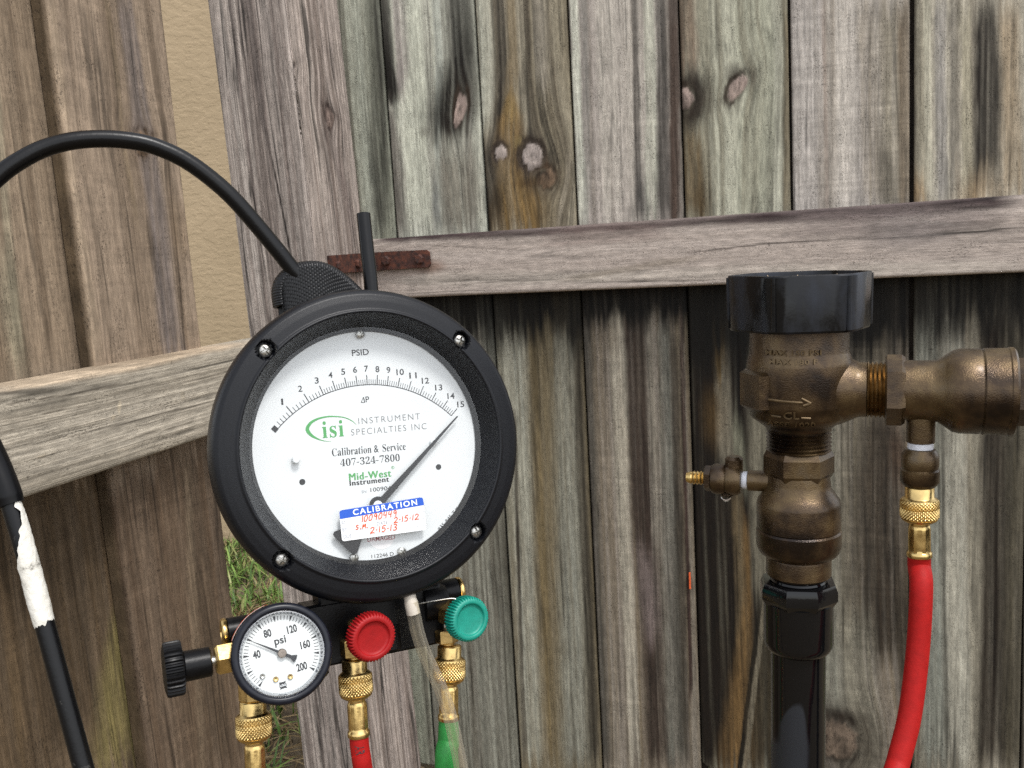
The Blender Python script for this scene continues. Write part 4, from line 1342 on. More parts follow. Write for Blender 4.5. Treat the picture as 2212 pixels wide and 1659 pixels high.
def _curve_mesh(cu):
    ob = bpy.data.objects.new('tmp', cu)
    C.objects.link(ob)
    dg = bpy.context.evaluated_depsgraph_get()
    dg.update()
    me = bpy.data.meshes.new_from_object(ob.evaluated_get(dg))
    vs = np.array([v.co for v in me.vertices]).reshape(-1, 3)
    fs = [tuple(p.vertices) for p in me.polygons]
    bpy.data.objects.remove(ob)
    bpy.data.curves.remove(cu)
    bpy.data.meshes.remove(me)
    return vs, fs


def sans(text, bold=0.0, space=1.0, extrude=0.0):
    cu = bpy.data.curves.new('t', 'FONT')
    cu.body = text
    cu.offset = bold
    cu.space_character = space
    cu.resolution_u = 4
    cu.extrude = extrude
    return _curve_mesh(cu)


def serif(text, thin=0.0, space=0.0):
    cu = bpy.data.curves.new('t', 'CURVE')
    cu.dimensions = '2D'
    cu.fill_mode = 'BOTH'
    x = 0.0
    extra = []
    for ch in text:
        if ch == ' ':
            x += 0.18 + space
            continue
        if ch in GLYPHS:
            adv, polys = GLYPHS[ch]
            for p in polys:
                sp = cu.splines.new('POLY')
                n = len(p) // 2
                sp.points.add(n - 1)
                for k in range(n):
                    sp.points[k].co = (x + p[2 * k] / 1000, p[2 * k + 1] / 1000, 0, 1)
                sp.use_cyclic_u = True
            x += adv / 1000 + space
        else:
            extra.append((ch, x))
            x += (0.24 if ch == '-' else 0.52) + space
    cu.offset = thin
    vs, fs = _curve_mesh(cu)
    for ch, x0 in extra:
        if ch == '-':
            v2 = np.array([(0.02, 0.155, 0), (0.2, 0.155, 0), (0.2, 0.195, 0), (0.02, 0.195, 0)])
            f2 = [(0, 1, 2, 3)]
        else:
            v2, f2 = sans(ch)
            v2 = v2 * 0.66
        v2 = v2 + np.array([x0, 0, 0])
        fs = fs + [tuple(i + len(vs) for i in f) for f in f2]
        vs = np.concatenate([vs, v2])
    return vs, fs


def strike(vf, dx=0.03, n=2):
    vs, fs = vf
    V2, F2 = [], []
    for k in range(n):
        F2 += [tuple(i + k * len(vs) for i in f) for f in fs]
        V2.append(vs + np.array([dx * k, 0, 0.000012 * k]))
    return np.concatenate(V2), F2


def put_text(vf, a, b_, height, z, name, mat, parent, up=None):
    """lay lettering in the parent's plane between baseline points a and b (metres), `height` = cap height"""
    vs, fs = vf
    vs = vs.copy()
    a, b_ = np.array(a[:2]), np.array(b_[:2])
    d = b_ - a
    L = np.linalg.norm(d)
    d = d / L
    pz = np.array([-d[1], d[0]]) if up is None else unit(np.array(up[:2]))
    x = (vs[:, 0] - vs[:, 0].min()) / max(vs[:, 0].max() - vs[:, 0].min(), 1e-6) * L
    yy = vs[:, 1] / (vs[:, 1].max()) * height
    out = np.zeros((len(vs), 3))
    out[:, :2] = a + x[:, None] * d + yy[:, None] * pz
    out[:, 2] = z + vs[:, 2]
    m = MB()
    m.add(out, fs, smooth=False)
    return m.build(name, mat, parent, sharp=0)


# ================================================================== THE TEST KIT (gauge, manifold, knobs)
GP = np.array([-0.06839, 0.44898, -0.08873]) + CAM
GR = _rot('z', 0.43050) @ _rot('x', -0.16711) @ np.array([[1, 0, 0], [0, 0, -1], [0, 1, 0.0]]) @ _rot('z', -0.04331)
KM = np.eye(4)
KM[:3, :3], KM[:3, 3] = GR, GP
KI = inv(KM)
kit = empty('backflow_test_kit', KM)
tag(kit, 'black round differential pressure gauge test kit with manifold, red and teal knobs', 'gauge')


def KP(x, y, zmm=0.0):
    """local point of the kit at depth zmm (millimetres out of the gauge face) seen at pixel (x, y)"""
    P = GP + GR[:, 2] * zmm * 0.001
    return (KI @ np.append(hit(x, y, P, GR[:, 2]), 1))[:3]


def A1(x, y):      # close-up of the dial scale -> picture pixel
    return (640 + x / 4.0963) * 0.8848, (820 + y / 4.0963) * 0.8848


def B1(x, y):      # close-up of the lower dial -> picture pixel
    return (760 + x / 5.2667) * 0.8848, (1120 + y / 5.2667) * 0.8848


mm = 0.001
ring_prof = [(58.0, -14.2), (58.4, -13.6), (65.4, -1.2), (65.8, 0.2), (66.3, 0.75), (67.0, 0.75), (67.5, 0.2), (68.0, -0.1), (72, -0.7), (75.3, -1.5), (76.8, -2.6), (77.9, -4.6), (78.6, -8.0), (78.6, -17), (78.0, -20), (76, -21.5),
             (69, -22.5), (66, -25), (66, -46), (63, -50), (30, -52)]
# recesses for the four screws are cut as real cups in the ring: the ring carries raised cup walls of its own
q = MB()


def ring_fn(th, r, z, k):
    return np.full(len(th), r * mm)


segs = 160
th = np.arange(segs) / segs * 2 * PI
# dense ring front so that the screw pockets are real hollows
prof = []
for k in range(len(ring_prof) - 1):
    (r0_, z0_), (r1_, z1_) = ring_prof[k], ring_prof[k + 1]
    n_ = 1
    if 66 <= min(r0_, r1_) and max(r0_, r1_) <= 78 and z0_ > -6:
        n_ = max(1, int(abs(r1_ - r0_) / 0.45))
    for j in range(n_):
        t = j / n_
        prof.append((r0_ + (r1_ - r0_) * t, z0_ + (z1_ - z0_) * t))
prof.append(ring_prof[-1])
segs = 520
th = np.arange(segs) / segs * 2 * PI
vs = []
pockets = [np.array([70.5 * math.cos(math.radians(a)), 70.5 * math.sin(math.radians(a))]) for a in (135, 45, -45, -135)]
for (r, z) in prof:
    x_, y_ = r * np.cos(th), r * np.sin(th)
    zz = np.full(segs, z)
    if 65.2 < r < 77.5 and z > -6:
        for p_ in pockets:
            d_ = np.hypot(x_ - p_[0], y_ - p_[1])
            zz = zz - 5.0 * (1 - sstep(4.2, 4.9, d_))
    vs.append(np.stack([x_, y_, zz], 1) * mm)
fs = []
for k in range(len(prof) - 1):
    for i in range(segs):
        j = (i + 1) % segs
        fs.append((k * segs + i, k * segs + j, (k + 1) * segs + j, (k + 1) * segs + i))
b_ = (len(prof) - 1) * segs
fs.append(tuple(range(b_, b_ + segs)))
fs = [tuple(reversed(f)) for f in fs]
q.add(np.concatenate(vs), fs)
case = q.build('gauge_case', M_case, kit, sharp=50)


def phillips(name, parent, c, r, mat, h=1.2, rot=0.3, axis=None):
    """pan-head screw with a cross slot (millimetres)"""
    s = MB()
    fr = frame(np.array(c), (0, 0, 1) if axis is None else axis)

    n = 40
    rad = [0.02, 0.12, 0.2, 0.28, 0.36, 0.45, 0.56, 0.7, 0.85, 0.96, 1.0, 1.0]
    t = np.arange(n) / n * 2 * PI
    V_, F_ = [], []
    for k, q_ in enumerate(rad):
        x_, y_ = q_ * np.cos(t + rot), q_ * np.sin(t + rot)
        zz = h * np.sqrt(np.maximum(1 - (q_ * 0.86) ** 2, 0)) * np.ones(n)
        cross = (np.minimum(np.abs(q_ * np.cos(t)), np.abs(q_ * np.sin(t))) < 0.13) & (q_ < 0.6)
        zz = zz - 0.8 * h * cross
        if k == len(rad) - 1:
            zz = zz * 0 - 1.0
        V_.append(np.stack([x_ * r, y_ * r, zz], 1) * mm)
    for k in range(len(rad) - 1):
        for i in range(n):
            j = (i + 1) % n
            F_.append((k * n + i, (k + 1) * n + i, (k + 1) * n + j, k * n + j))
    F_.append(tuple(range(n)))
    s.add(np.concatenate(V_), F_, fr)
    return s.build(name, mat, parent, sharp=40)


for k, p_ in enumerate(pockets):
    phillips('bezel_screw', kit, (p_[0] * mm, p_[1] * mm, -4.6 * mm), 3.1, M_steel, 2.2, 0.4 + 0.7 * k)

# dial
ZD = -15.0
q = MB()
q.lathe([(0.0, 0), (61.5 * mm, 0), (61.5 * mm, -1.5 * mm)], 96, frame((0, 0, ZD * mm), (0, 0, 1)), smooth=False)
dial = q.build('dial', M_dial, kit)
tag(dial, 'white dial with printed scale and lettering')
q = MB()
q.lathe([(0.0, -6.2 * mm), (61.5 * mm, -6.2 * mm)], 96, None, smooth=False)
lens = None


def D(x, y, z=ZD):
    return KP(x, y, z)


# scale arc: circle through three points
pa, pb, pc = [D(*A1(*t))[:2] for t in ((160, 925), (1100, 487), (1890, 798))]
ax_, ay_ = pa; bx_, by_ = pb; cx_, cy_ = pc
dd = 2 * (ax_ * (by_ - cy_) + bx_ * (cy_ - ay_) + cx_ * (ay_ - by_))
ux = ((ax_**2 + ay_**2) * (by_ - cy_) + (bx_**2 + by_**2) * (cy_ - ay_) + (cx_**2 + cy_**2) * (ay_ - by_)) / dd
uy = ((ax_**2 + ay_**2) * (cx_ - bx_) + (bx_**2 + by_**2) * (ax_ - cx_) + (cx_**2 + cy_**2) * (bx_ - ax_)) / dd
ctr = np.array([ux, uy])
RA = np.linalg.norm(pa - ctr)
tick_base = [(160, 925), (305, 778), (468, 662), (613, 588), (733, 540), (845, 508), (950, 493), (1050, 487), (1150, 485), (1252, 492),
             (1358, 510), (1465, 540), (1580, 585), (1697, 645), (1805, 720), (1890, 798)]
tang = []
for t in tick_base:
    d_ = D(*A1(*t))[:2] - ctr
    tang.append(math.atan2(d_[1], d_[0]))
ZP = (ZD + 0.12) * mm
marks = MB()


def strip(p0, p1, wdt, z, mb):
    p0, p1 = np.array(p0[:2]), np.array(p1[:2])
    d_ = unit(p1 - p0)
    nrm = np.array([-d_[1], d_[0]]) * wdt / 2
    mb.add([(*(p0 - nrm), z), (*(p1 - nrm), z), (*(p1 + nrm), z), (*(p0 + nrm), z)], [(0, 1, 2, 3)], smooth=False)


def pol(r, a):
    return ctr + r * np.array([math.cos(a), math.sin(a)])


n_ = 60
for k in range(n_):
    a0, a1 = tang[0] + (tang[-1] - tang[0]) * k / n_, tang[0] + (tang[-1] - tang[0]) * (k + 1) / n_
    strip(pol(RA, a0), pol(RA, a1), 0.38 * mm, ZP, marks)
for k in range(1, 16):
    a = tang[k]
    strip(pol(RA, a), pol(RA + 5.0 * mm, a), 0.42 * mm, ZP + 0.00002, marks)
for k in range(15):
    for j in range(1, 5):
        a = tang[k] + (tang[k + 1] - tang[k]) * j / 5
        strip(pol(RA, a), pol(RA + 2.7 * mm, a), 0.26 * mm, ZP + 0.00002, marks)
# black square at zero
s0 = [D(*A1(*t))[:2] for t in ((88, 932), (122, 892), (166, 930), (133, 970))]
marks.add([(*p_, ZP + 0.00003) for p_ in s0], [(3, 2, 1, 0)], smooth=False)
marks.build('scale_marks', M_ink, dial)
num_c = [(200, 658), (380, 527), (545, 445), (683, 390), (810, 357), (928, 337), (1040, 327), (1152, 332), (1263, 340), (1380, 360), (1508, 395), (1632, 447), (1765, 515), (1888, 600), (1985, 683)]
tx = unit(np.append((D(*A1(1437, 1140)) - D(*A1(697, 1205)))[:2], 0))[:2]
ty = np.array([-tx[1], tx[0]])
for k, c in enumerate(num_c):
    cc = D(*A1(*c))[:2]
    wdt = (2.05 if k < 9 else 4.0) * mm
    if k == 0:
        wdt = 0.95 * mm
    hgt_ = 3.05 * mm
    put_text(sans(str(k + 1), 0.012), cc - tx * wdt / 2 - ty * hgt_ / 2, cc + tx * wdt / 2 - ty * hgt_ / 2, hgt_, ZP, 'numeral', M_ink, dial)


def dial_text(vf, xa, ya, xb, yb, h, mat, name, fn=A1, z=None, scale=4.0963, parent=None):
    a, b2 = D(*fn(xa, ya)), D(*fn(xb, yb))
    hpx = h / scale * 0.8848 / 4.3 * mm
    return put_text(vf, a, b2, hpx, ZP if z is None else z, name, mat, parent or dial)


dial_text(sans('PSID', 0.01), 900, 200, 1068, 188, 62, M_ink, 'lettering')
dial_text(sans('P', 0.004), 1037, 664, 1073, 661, 58, M_ink, 'lettering')
# the difference sign
tri = MB()
for (p0, p1, w_) in (((990, 667), (1012, 612), 0.25), ((1012, 612), (1026, 664), 0.45), ((990, 667), (1026, 665), 0.3)):
    strip(D(*A1(*p0)), D(*A1(*p1)), w_ * mm, ZP + (0.00002 if p1[1] < 640 else 0.0), tri)
tri.build('lettering', M_ink, dial)
dial_text(sans('INSTRUMENT', -0.012, 1.25), 965, 884, 1580, 832, 62, M_ink_grey, 'lettering')
dial_text(sans('SPECIALTIES INC', -0.012, 1.25), 892, 996, 1645, 931, 62, M_ink_grey, 'lettering')
dial_text(serif('isi', 0.0, 0.02), 605, 1022, 820, 1003, 165, M_ink_green, 'logo')
dial_text(serif('Calibration & Service', -0.005), 700, 1204, 1437, 1138, 76, M_ink, 'lettering')
dial_text(serif('407-324-7800', -0.006), 783, 1306, 1378, 1250, 74, M_ink, 'lettering')
dial_text(strike(sans('Mid-West', 0.0, 1.12), 0.035, 3), 486, 282, 1030, 226, 92, M_ink_green, 'logo', B1, scale=5.2667)
dial_text(strike(sans('Instrument', 0.0, 1.15), 0.04, 3), 494, 348, 1002, 292, 68, M_ink, 'logo', B1, scale=5.2667)
dial_text(sans('SN'), 648, 444, 708, 436, 36, M_ink_pale, 'lettering', B1, scale=5.2667)
dial_text(sans('10090449'), 762, 426, 1120, 388, 52, M_ink, 'lettering', B1, scale=5.2667)
dial_text(sans('112246 D'), 776, 1280, 1060, 1242, 46, M_ink, 'lettering', B1, scale=5.2667)
dial_text(sans('DAMAGED', 0.006), 722, 1068, 1076, 1034, 60, M_ink_maroon, 'lettering', B1, scale=5.2667)
dial_text(sans('835-845 T.K.'), 1650, 928, 1912, 628, 46, M_ink, 'lettering', B1, scale=5.2667)
# swoosh of the logo: an open ellipse that swells on the left
sw = MB()
pts = [(690, 1058), (620, 1050), (560, 1032), (500, 1000), (465, 965), (452, 935), (462, 900), (495, 862), (550, 832), (610, 815), (670, 806), (730, 806), (800, 812), (860, 830), (905, 855), (942, 888)]
wds = [2, 6, 14, 26, 34, 36, 32, 26, 20, 16, 14, 12, 10, 9, 7, 2]
pl = catmull([(*D(*A1(*p_))[:2], w_) for p_, w_ in zip(pts, wds)], 5)
nn = np.gradient(pl[:, :2], axis=0)
nn /= np.linalg.norm(nn, axis=1)[:, None]
nn = np.stack([-nn[:, 1], nn[:, 0]], 1)
hw = (pl[:, 2] / 4.0963 * 0.8848 / 4.3 * mm / 2)[:, None]
L_, R_ = pl[:, :2] + nn * hw, pl[:, :2] - nn * hw
n_ = len(pl)
V_ = np.concatenate([np.c_[L_, np.full(n_, ZP)], np.c_[R_, np.full(n_, ZP)]])
sw.add(V_, [(i, n_ + i, n_ + i + 1, i + 1) for i in range(n_ - 1)], smooth=False)
sw.build('logo', M_ink_green, dial)
# small ring of the trade mark
q = MB()
rc = D(*B1(1048, 112))
for k in range(24):
    a0, a1 = 2 * PI * k / 24, 2 * PI * (k + 1) / 24
    strip(rc[:2] + 0.75 * mm * np.array([math.cos(a0), math.sin(a0)]), rc[:2] + 0.75 * mm * np.array([math.cos(a1), math.sin(a1)]), 0.16 * mm, ZP, q)
q.build('logo', M_ink_green, dial)
dial_text(sans('R'), 1040, 122, 1057, 120, 20, M_ink_green, 'lettering', B1, scale=5.2667)
# printed dots
for (x_, y_) in (B1(1635, 105), (653, 1041)):
    q = MB()
    q.lathe([(0.0, 0), (1.5 * mm, 0)], 24, frame((*D(x_, y_)[:2], ZP), (0, 0, 1)), smooth=False, caps=False)
    q.build('printed_dot', M_ink, dial)
# faint round tamper seal under the word
q = MB()
q.lathe([(0.0, 0.0), (7.0 * mm, 0)], 48, frame((*D(*B1(905, 985))[:2], ZP - 0.00006), (0, 0, 1)), smooth=False, caps=False)
q.build('tamper_seal', simple('pale_pink_seal', (0.78, 0.755, 0.755), 0.4, nscale=200, var=0.03), dial)
# stop posts of white plastic
for (x_, y_) in ((640, 993), (937, 955)):
    q = MB()
    c_ = D(x_, y_, ZD + (3 if x_ < 800 else 1.6))
    q.lathe([(1.9 * mm, -3 * mm), (1.9 * mm, 0.2 * mm), (1.5 * mm, 0.6 * mm)], 24, frame(c_, (0, 0, 1)))
    q.build('stop_post', M_dial, dial)
for k, (x_, y_) in enumerate(((778, 722), (765, 1205), (868, 1192))):
    phillips('dial_screw', kit, D(x_, y_, ZD + 1.0), 2.2, M_steel, 1.5, 0.2 + k)

# pointer: hub ring, blade and counterweight
ZN = (ZD + 3.2) * mm
hub = D(*B1(856, 600), ZD + 3.2)[:2]
tip = D(*A1(1952, 806), ZD + 3.2)[:2]
d_ = unit(tip - hub)
nr = np.array([-d_[1], d_[0]])
q = MB()
w0, w1 = 1.75 * mm, 0.35 * mm
q.prism([tuple(hub + d_ * 2.5 * mm - nr * w0), tuple(tip - nr * w1), tuple(tip + d_ * 0.3 * mm), tuple(tip + nr * w1), tuple(hub + d_ * 2.5 * mm + nr * w0)], ZN - 0.0002, ZN + 0.0002)
n_ = 40
for k in range(n_):
    a0, a1 = 2 * PI * k / n_, 2 * PI * (k + 1) / n_
    c0_, s0_, c1_, s1_ = math.cos(a0), math.sin(a0), math.cos(a1), math.sin(a1)
    ro_, ri_ = 4.5 * mm, 2.5 * mm
    q.prism([tuple(hub + ri_ * np.array([c0_, s0_])), tuple(hub + ro_ * np.array([c0_, s0_])), tuple(hub + ro_ * np.array([c1_, s1_])), tuple(hub + ri_ * np.array([c1_, s1_]))], ZN - 0.00025, ZN + 0.00025)
tail = [(790, 640), (375, 905), (296, 938), (280, 975), (300, 1010), (500, 1205), (545, 1228), (590, 1212), (652, 1025), (900, 660)]
q.prism([tuple(D(*B1(*t), ZD + 3.2)[:2]) for t in tail], ZN - 0.00015, ZN + 0.00015)
pointer = q.build('pointer', M_pointer, kit)
q = MB()
q.lathe([(2.4 * mm, -3 * mm), (2.4 * mm, 0.3 * mm), (1.6 * mm, 0.6 * mm)], 24, frame((*hub, ZN), (0, 0, 1)))
q.build('hub_pin', M_dial, pointer)

# clear lens over the dial
q = MB()
n_ = 96
t_ = np.arange(n_) / n_ * 2 * PI
q.add(np.stack([60.5 * mm * np.cos(t_), 60.5 * mm * np.sin(t_), np.full(n_, -10.9 * mm)], 1), [tuple(range(n_))], smooth=False)
lens = q.build('lens', M_lens, kit)

# calibration sticker on the lens
ZS = -10.75


def S(x, y):
    return KP(*B1(x, y), ZS)


def rounded(corners, r, k=5):
    out = []
    n = len(corners)
    for i in range(n):
        p0, p1, p2 = [np.array(corners[(i + t) % n]) for t in (-1, 0, 1)]
        a, b2 = p1 + unit(p0 - p1) * r, p1 + unit(p2 - p1) * r
        for j in range(k + 1):
            t = j / k
            out.append((1 - t) ** 2 * a + 2 * t * (1 - t) * p1 + t * t * b2)
    return out


q = MB()
cr = [S(395, 1064)[:2], S(1482, 912)[:2], S(1432, 490)[:2], S(358, 664)[:2]]
rp = rounded(cr, 1.6 * mm)
q.add([(*p_, ZS * mm) for p_ in rp], [tuple(range(len(rp)))], smooth=False)
stick = q.build('calibration_sticker', M_paper, kit)
tag(stick, 'white sticker headed CALIBRATION in a blue band with orange handwriting')
zz = (ZS + 0.06) * mm
q = MB()
c4 = [S(368, 777)[:2], S(1450, 595)[:2], S(1432, 492)[:2], S(359, 666)[:2]]
tl = rounded(c4, 1.5 * mm)
bb = [c4[0], c4[1]] + tl[12:]
q.add([(*p_, zz) for p_ in bb], [tuple(range(len(bb)))], smooth=False)
q.build('header_band', M_blue, stick)
zz2 = (ZS + 0.12) * mm


def st(vf, xa, ya, xb, yb, h, mat, name='lettering'):
    return put_text(vf, S(xa, ya), S(xb, yb), h / 5.2667 * 0.8848 / 4.3 * mm, zz2, name, mat, stick)


st(sans('CALIBRATION', 0.018, 1.25), 538, 725, 1362, 590, 72, M_ink_white)
for t_, xa, ya, xb, yb in (('ID', 390, 842, 440, 834), ('BY', 402, 935, 465, 924), ('DUE', 415, 1026, 520, 1010), ('DATE', 848, 858, 985, 836)):
    st(sans(t_), xa, ya, xb, yb, 42, M_ink_pale)
ru = MB()
for (x0, y0, x1, y1) in ((470, 846, 1455, 676), (530, 925, 840, 880), (1000, 838, 1470, 764), (555, 1010, 1475, 852)):
    strip(S(x0, y0), S(x1, y1), 0.12 * mm, zz2 - 0.00003, ru)
ru.build('ruled_lines', M_ink_pale, stick)


def script_ink(text_strokes, name='handwriting'):
    """hand-drawn digits as pen strokes (close-up pixel points)"""
    h_ = MB()
    for stroke in text_strokes:
        p_ = catmull([(*S(*t)[:2], 0) for t in stroke], 6) if len(stroke) > 2 else np.array([(*S(*t)[:2], 0) for t in stroke])
        p_[:, 2] = zz2 + 0.00002
        nn_ = np.gradient(p_[:, :2], axis=0)
        nn_ /= np.linalg.norm(nn_, axis=1)[:, None] + 1e-12
        nn_ = np.stack([-nn_[:, 1], nn_[:, 0]], 1) * 0.24 * mm
        n2 = len(p_)
        V2 = np.concatenate([np.c_[p_[:, :2] + nn_, p_[:, 2]], np.c_[p_[:, :2] - nn_, p_[:, 2]]])
        h_.add(V2, [(i, n2 + i, n2 + i + 1, i + 1) for i in range(n2 - 1)], smooth=False)
    return h_.build(name, M_ink_orange, stick)


DIG = {'0': [[(0.5, 1), (0.1, 0.6), (0.15, 0.1), (0.5, 0), (0.85, 0.35), (0.8, 0.85), (0.5, 1)]],
       '1': [[(0.5, 1), (0.5, 0)]], '2': [[(0.1, 0.75), (0.4, 1), (0.8, 0.75), (0.5, 0.35), (0.1, 0.02), (0.5, 0.06), (1.0, 0.05)]],
       '3': [[(0.1, 0.9), (0.5, 1), (0.8, 0.75), (0.4, 0.52), (0.85, 0.3), (0.5, 0), (0.1, 0.12)]],
       '4': [[(0.2, 1), (0.12, 0.5), (0.8, 0.52)], [(0.75, 1), (0.7, 0)]],
       '5': [[(0.85, 1), (0.3, 0.97), (0.2, 0.6), (0.6, 0.62), (0.8, 0.3), (0.5, 0.02), (0.1, 0.1)]],
       '9': [[(0.8, 0.7), (0.5, 1), (0.15, 0.75), (0.4, 0.5), (0.8, 0.7), (0.78, 0.4), (0.7, 0)]],
       '.': [[(0.05, 0.42), (0.75, 0.5)]], 's': [[(0.8, 0.85), (0.4, 1), (0.2, 0.7), (0.7, 0.4), (0.5, 0.05), (0.1, 0.12)]],
       'm': [[(0.05, 0), (0.2, 0.9), (0.45, 0.35), (0.75, 0.95), (0.95, 0.02)]], '_': [[(0.05, 0.06), (0.75, 0.1)]]}


def hand(text, x0, y0, x1, y1, h):
    n = len(text)
    wts = [0.45 if c in '._1' else 1.0 for c in text]
    tot = sum(wts)
    acc = 0
    out = []
    dx, dy = (x1 - x0), (y1 - y0)
    for c, w_ in zip(text, wts):
        for stk in DIG[c]:
            pts_ = []
            for (u, v) in stk:
                t = (acc + (0.08 + 0.8 * u) * w_) / tot
                pts_.append((x0 + dx * t + v * h * 0.1, y0 + dy * t - v * h))
            out.append(pts_)
        acc += w_
    return script_ink(out)


hand('10090449', 640, 812, 1105, 735, 80)
hand('2.15.12', 1050, 828, 1390, 775, 72)
hand('s_m_', 560, 915, 735, 885, 58)
hand('2.15.13', 745, 962, 1115, 912, 78)

# -------------------------------------------------------------- webbing loop that hangs the gauge from the hook
spx = [(607, 655), (604, 622), (612, 598), (640, 577), (690, 574), (735, 598), (775, 636), (815, 684)]
top_path = catmull([at(x_, y_ + 8, 0.497) for x_, y_ in spx], 20)
cd = GR[:, 2]
upk = GR[:, 1]
nl_ = 240
Lp = np.concatenate([[0], np.cumsum(np.linalg.norm(np.diff(top_path, axis=0), axis=1))])
tt = np.linspace(0, Lp[-1], nl_)
pth = np.stack([np.interp(tt, Lp, top_path[:, k]) for k in range(3)], 1)
tg = np.gradient(pth, axis=0)
tg /= np.linalg.norm(tg, axis=1)[:, None]
outw = np.cross(tg, cd)
outw *= np.sign((outw @ upk).mean())
outw /= np.linalg.norm(outw, axis=1)[:, None]
R_s = 0.007
sec = [(R_s, -0.05 * (1 - t)) for t in np.linspace(0, 1, 40)] + [(R_s * math.cos(a), R_s * 0.55 * math.sin(a)) for a in np.linspace(0, PI, 40)[1:]] + [(-R_s, -0.05 * t) for t in np.linspace(0, 1, 40)[1:]]
sec = np.array(sec)
arc = np.concatenate([[0], np.cumsum(np.linalg.norm(np.diff(sec, axis=0), axis=1))])
g2 = np.gradient(sec, axis=0)
g2 /= np.linalg.norm(g2, axis=1)[:, None]
nrm2 = np.stack([g2[:, 1], -g2[:, 0]], 1)
fa = np.linspace(0, arc[-1], 320)
sx, sy = np.interp(fa, arc, sec[:, 0]), np.interp(fa, arc, sec[:, 1])
nx_, ny_ = np.interp(fa, arc, nrm2[:, 0]), np.interp(fa, arc, nrm2[:, 1])
AA, TT = np.meshgrid(fa, tt)
wv = 0.0004 * np.abs(np.sin(AA * PI / 0.0020 + np.floor(TT / 0.0013) % 2 * PI / 2)) ** 0.7 * np.abs(np.sin(TT * PI / 0.0013)) ** 0.7


def strap_pt(off_n):
    a_x, a_y = sx + nx_ * off_n, sy + ny_ * off_n
    dwn = np.minimum(a_y, 0)
    upp = np.maximum(a_y, 0)
    return pth[:, None, :] + cd * a_x[..., None] + outw[:, None, :] * upp[..., None] + upk * dwn[..., None]


P0 = strap_pt(wv)
P1 = strap_pt(-0.0016 + 0 * wv)
q = MB()
nA = 320
F_ = []
off = nl_ * nA
for i in range(nl_ - 1):
    for j in range(nA - 1):
        a = i * nA + j
        F_.append((a, a + 1, a + nA + 1, a + nA))
        F_.append((off + a, off + a + nA, off + a + nA + 1, off + a + 1))
for j in range(nA - 1):
    F_.append((j, off + j, off + j + 1, j + 1))
    a = (nl_ - 1) * nA + j
    F_.append((a, a + 1, off + a + 1, off + a))
q.add(xf(np.concatenate([P0.reshape(-1, 3), P1.reshape(-1, 3)]), KI), F_)
strap = q.build('webbing_loop', simple('black_nylon_webbing', (0.0035, 0.0035, 0.004), 0.4, spec=0.32, nscale=900, var=0.4), kit)
tag(strap, 'black woven nylon loop over the hook')

# -------------------------------------------------------------- manifold
zm_ = -30.0
q = MB()
mL, mR = KP(492, 1366, zm_), KP(985, 1276, zm_)
mxd = unit(mR - mL)
q.lathe([(6.9 * mm, 0), (6.9 * mm, np.linalg.norm(mR - mL))], 40, frame(mL, mxd))
# main block below the case
c_tl, c_br = KP(655, 1330, zm_ + 9), KP(965, 1392, zm_ + 9)
bm_ = frame((mL + mR) / 2, (0, 0, 1), mxd)
loc = lambda p_: (inv(bm_) @ np.append(p_, 1))[:3]
a_, e_ = loc(c_tl), loc(c_br)
q.box((a_[0], e_[1] + 1 * mm, -8 * mm), (e_[0], a_[1] + 4 * mm, 9 * mm), bm_, bev=1.2 * mm)
q.box((a_[0] + 14 * mm, 0, -9 * mm), (e_[0] - 3 * mm, 34 * mm, 7 * mm), bm_, bev=1.2 * mm)
# rounded boss at the right and the lower stub
q.lathe([(9.5 * mm, -9 * mm), (9.5 * mm, 2 * mm), (8.6 * mm, 4 * mm)], 32, frame(KP(945, 1300, zm_ + 4), mxd))
q.lathe([(6.3 * mm, -12 * mm), (6.3 * mm, 0.5 * mm), (5.5 * mm, 1.5 * mm)], 28, frame(KP(846, 1396, zm_ + 4), (0, -1, 0)))
# block behind the small gauge
g_ = loc(KP(600, 1400, zm_))
q.box((loc(KP(520, 1400, zm_))[0], g_[1] - 17 * mm, -8 * mm), (loc(KP(700, 1400, zm_))[0], g_[1] + 8 * mm, 8 * mm), bm_, bev=1.5 * mm)
q.box((loc(KP(690, 1300, zm_))[0] - 2 * mm, 2 * mm, -8 * mm), (loc(KP(720, 1300, zm_))[0] + 8 * mm, 12 * mm, 8.5 * mm), bm_, bev=1 * mm)
man = q.build('manifold', M_black, kit)
tag(man, 'black manifold bar under the gauge')
for p_, dr in ((mL, -mxd), (mR, mxd)):
    q = MB()
    q.lathe([(6.9 * mm, 0.0005), (7.2 * mm, 0.001), (7.2 * mm, 0.0022), (6.6 * mm, 0.003), (3.2 * mm, 0.0032), (3.0 * mm, 0.002), (0, 0.002)], 32, frame(p_, dr))
    q.build('end_plug', M_brass, man)


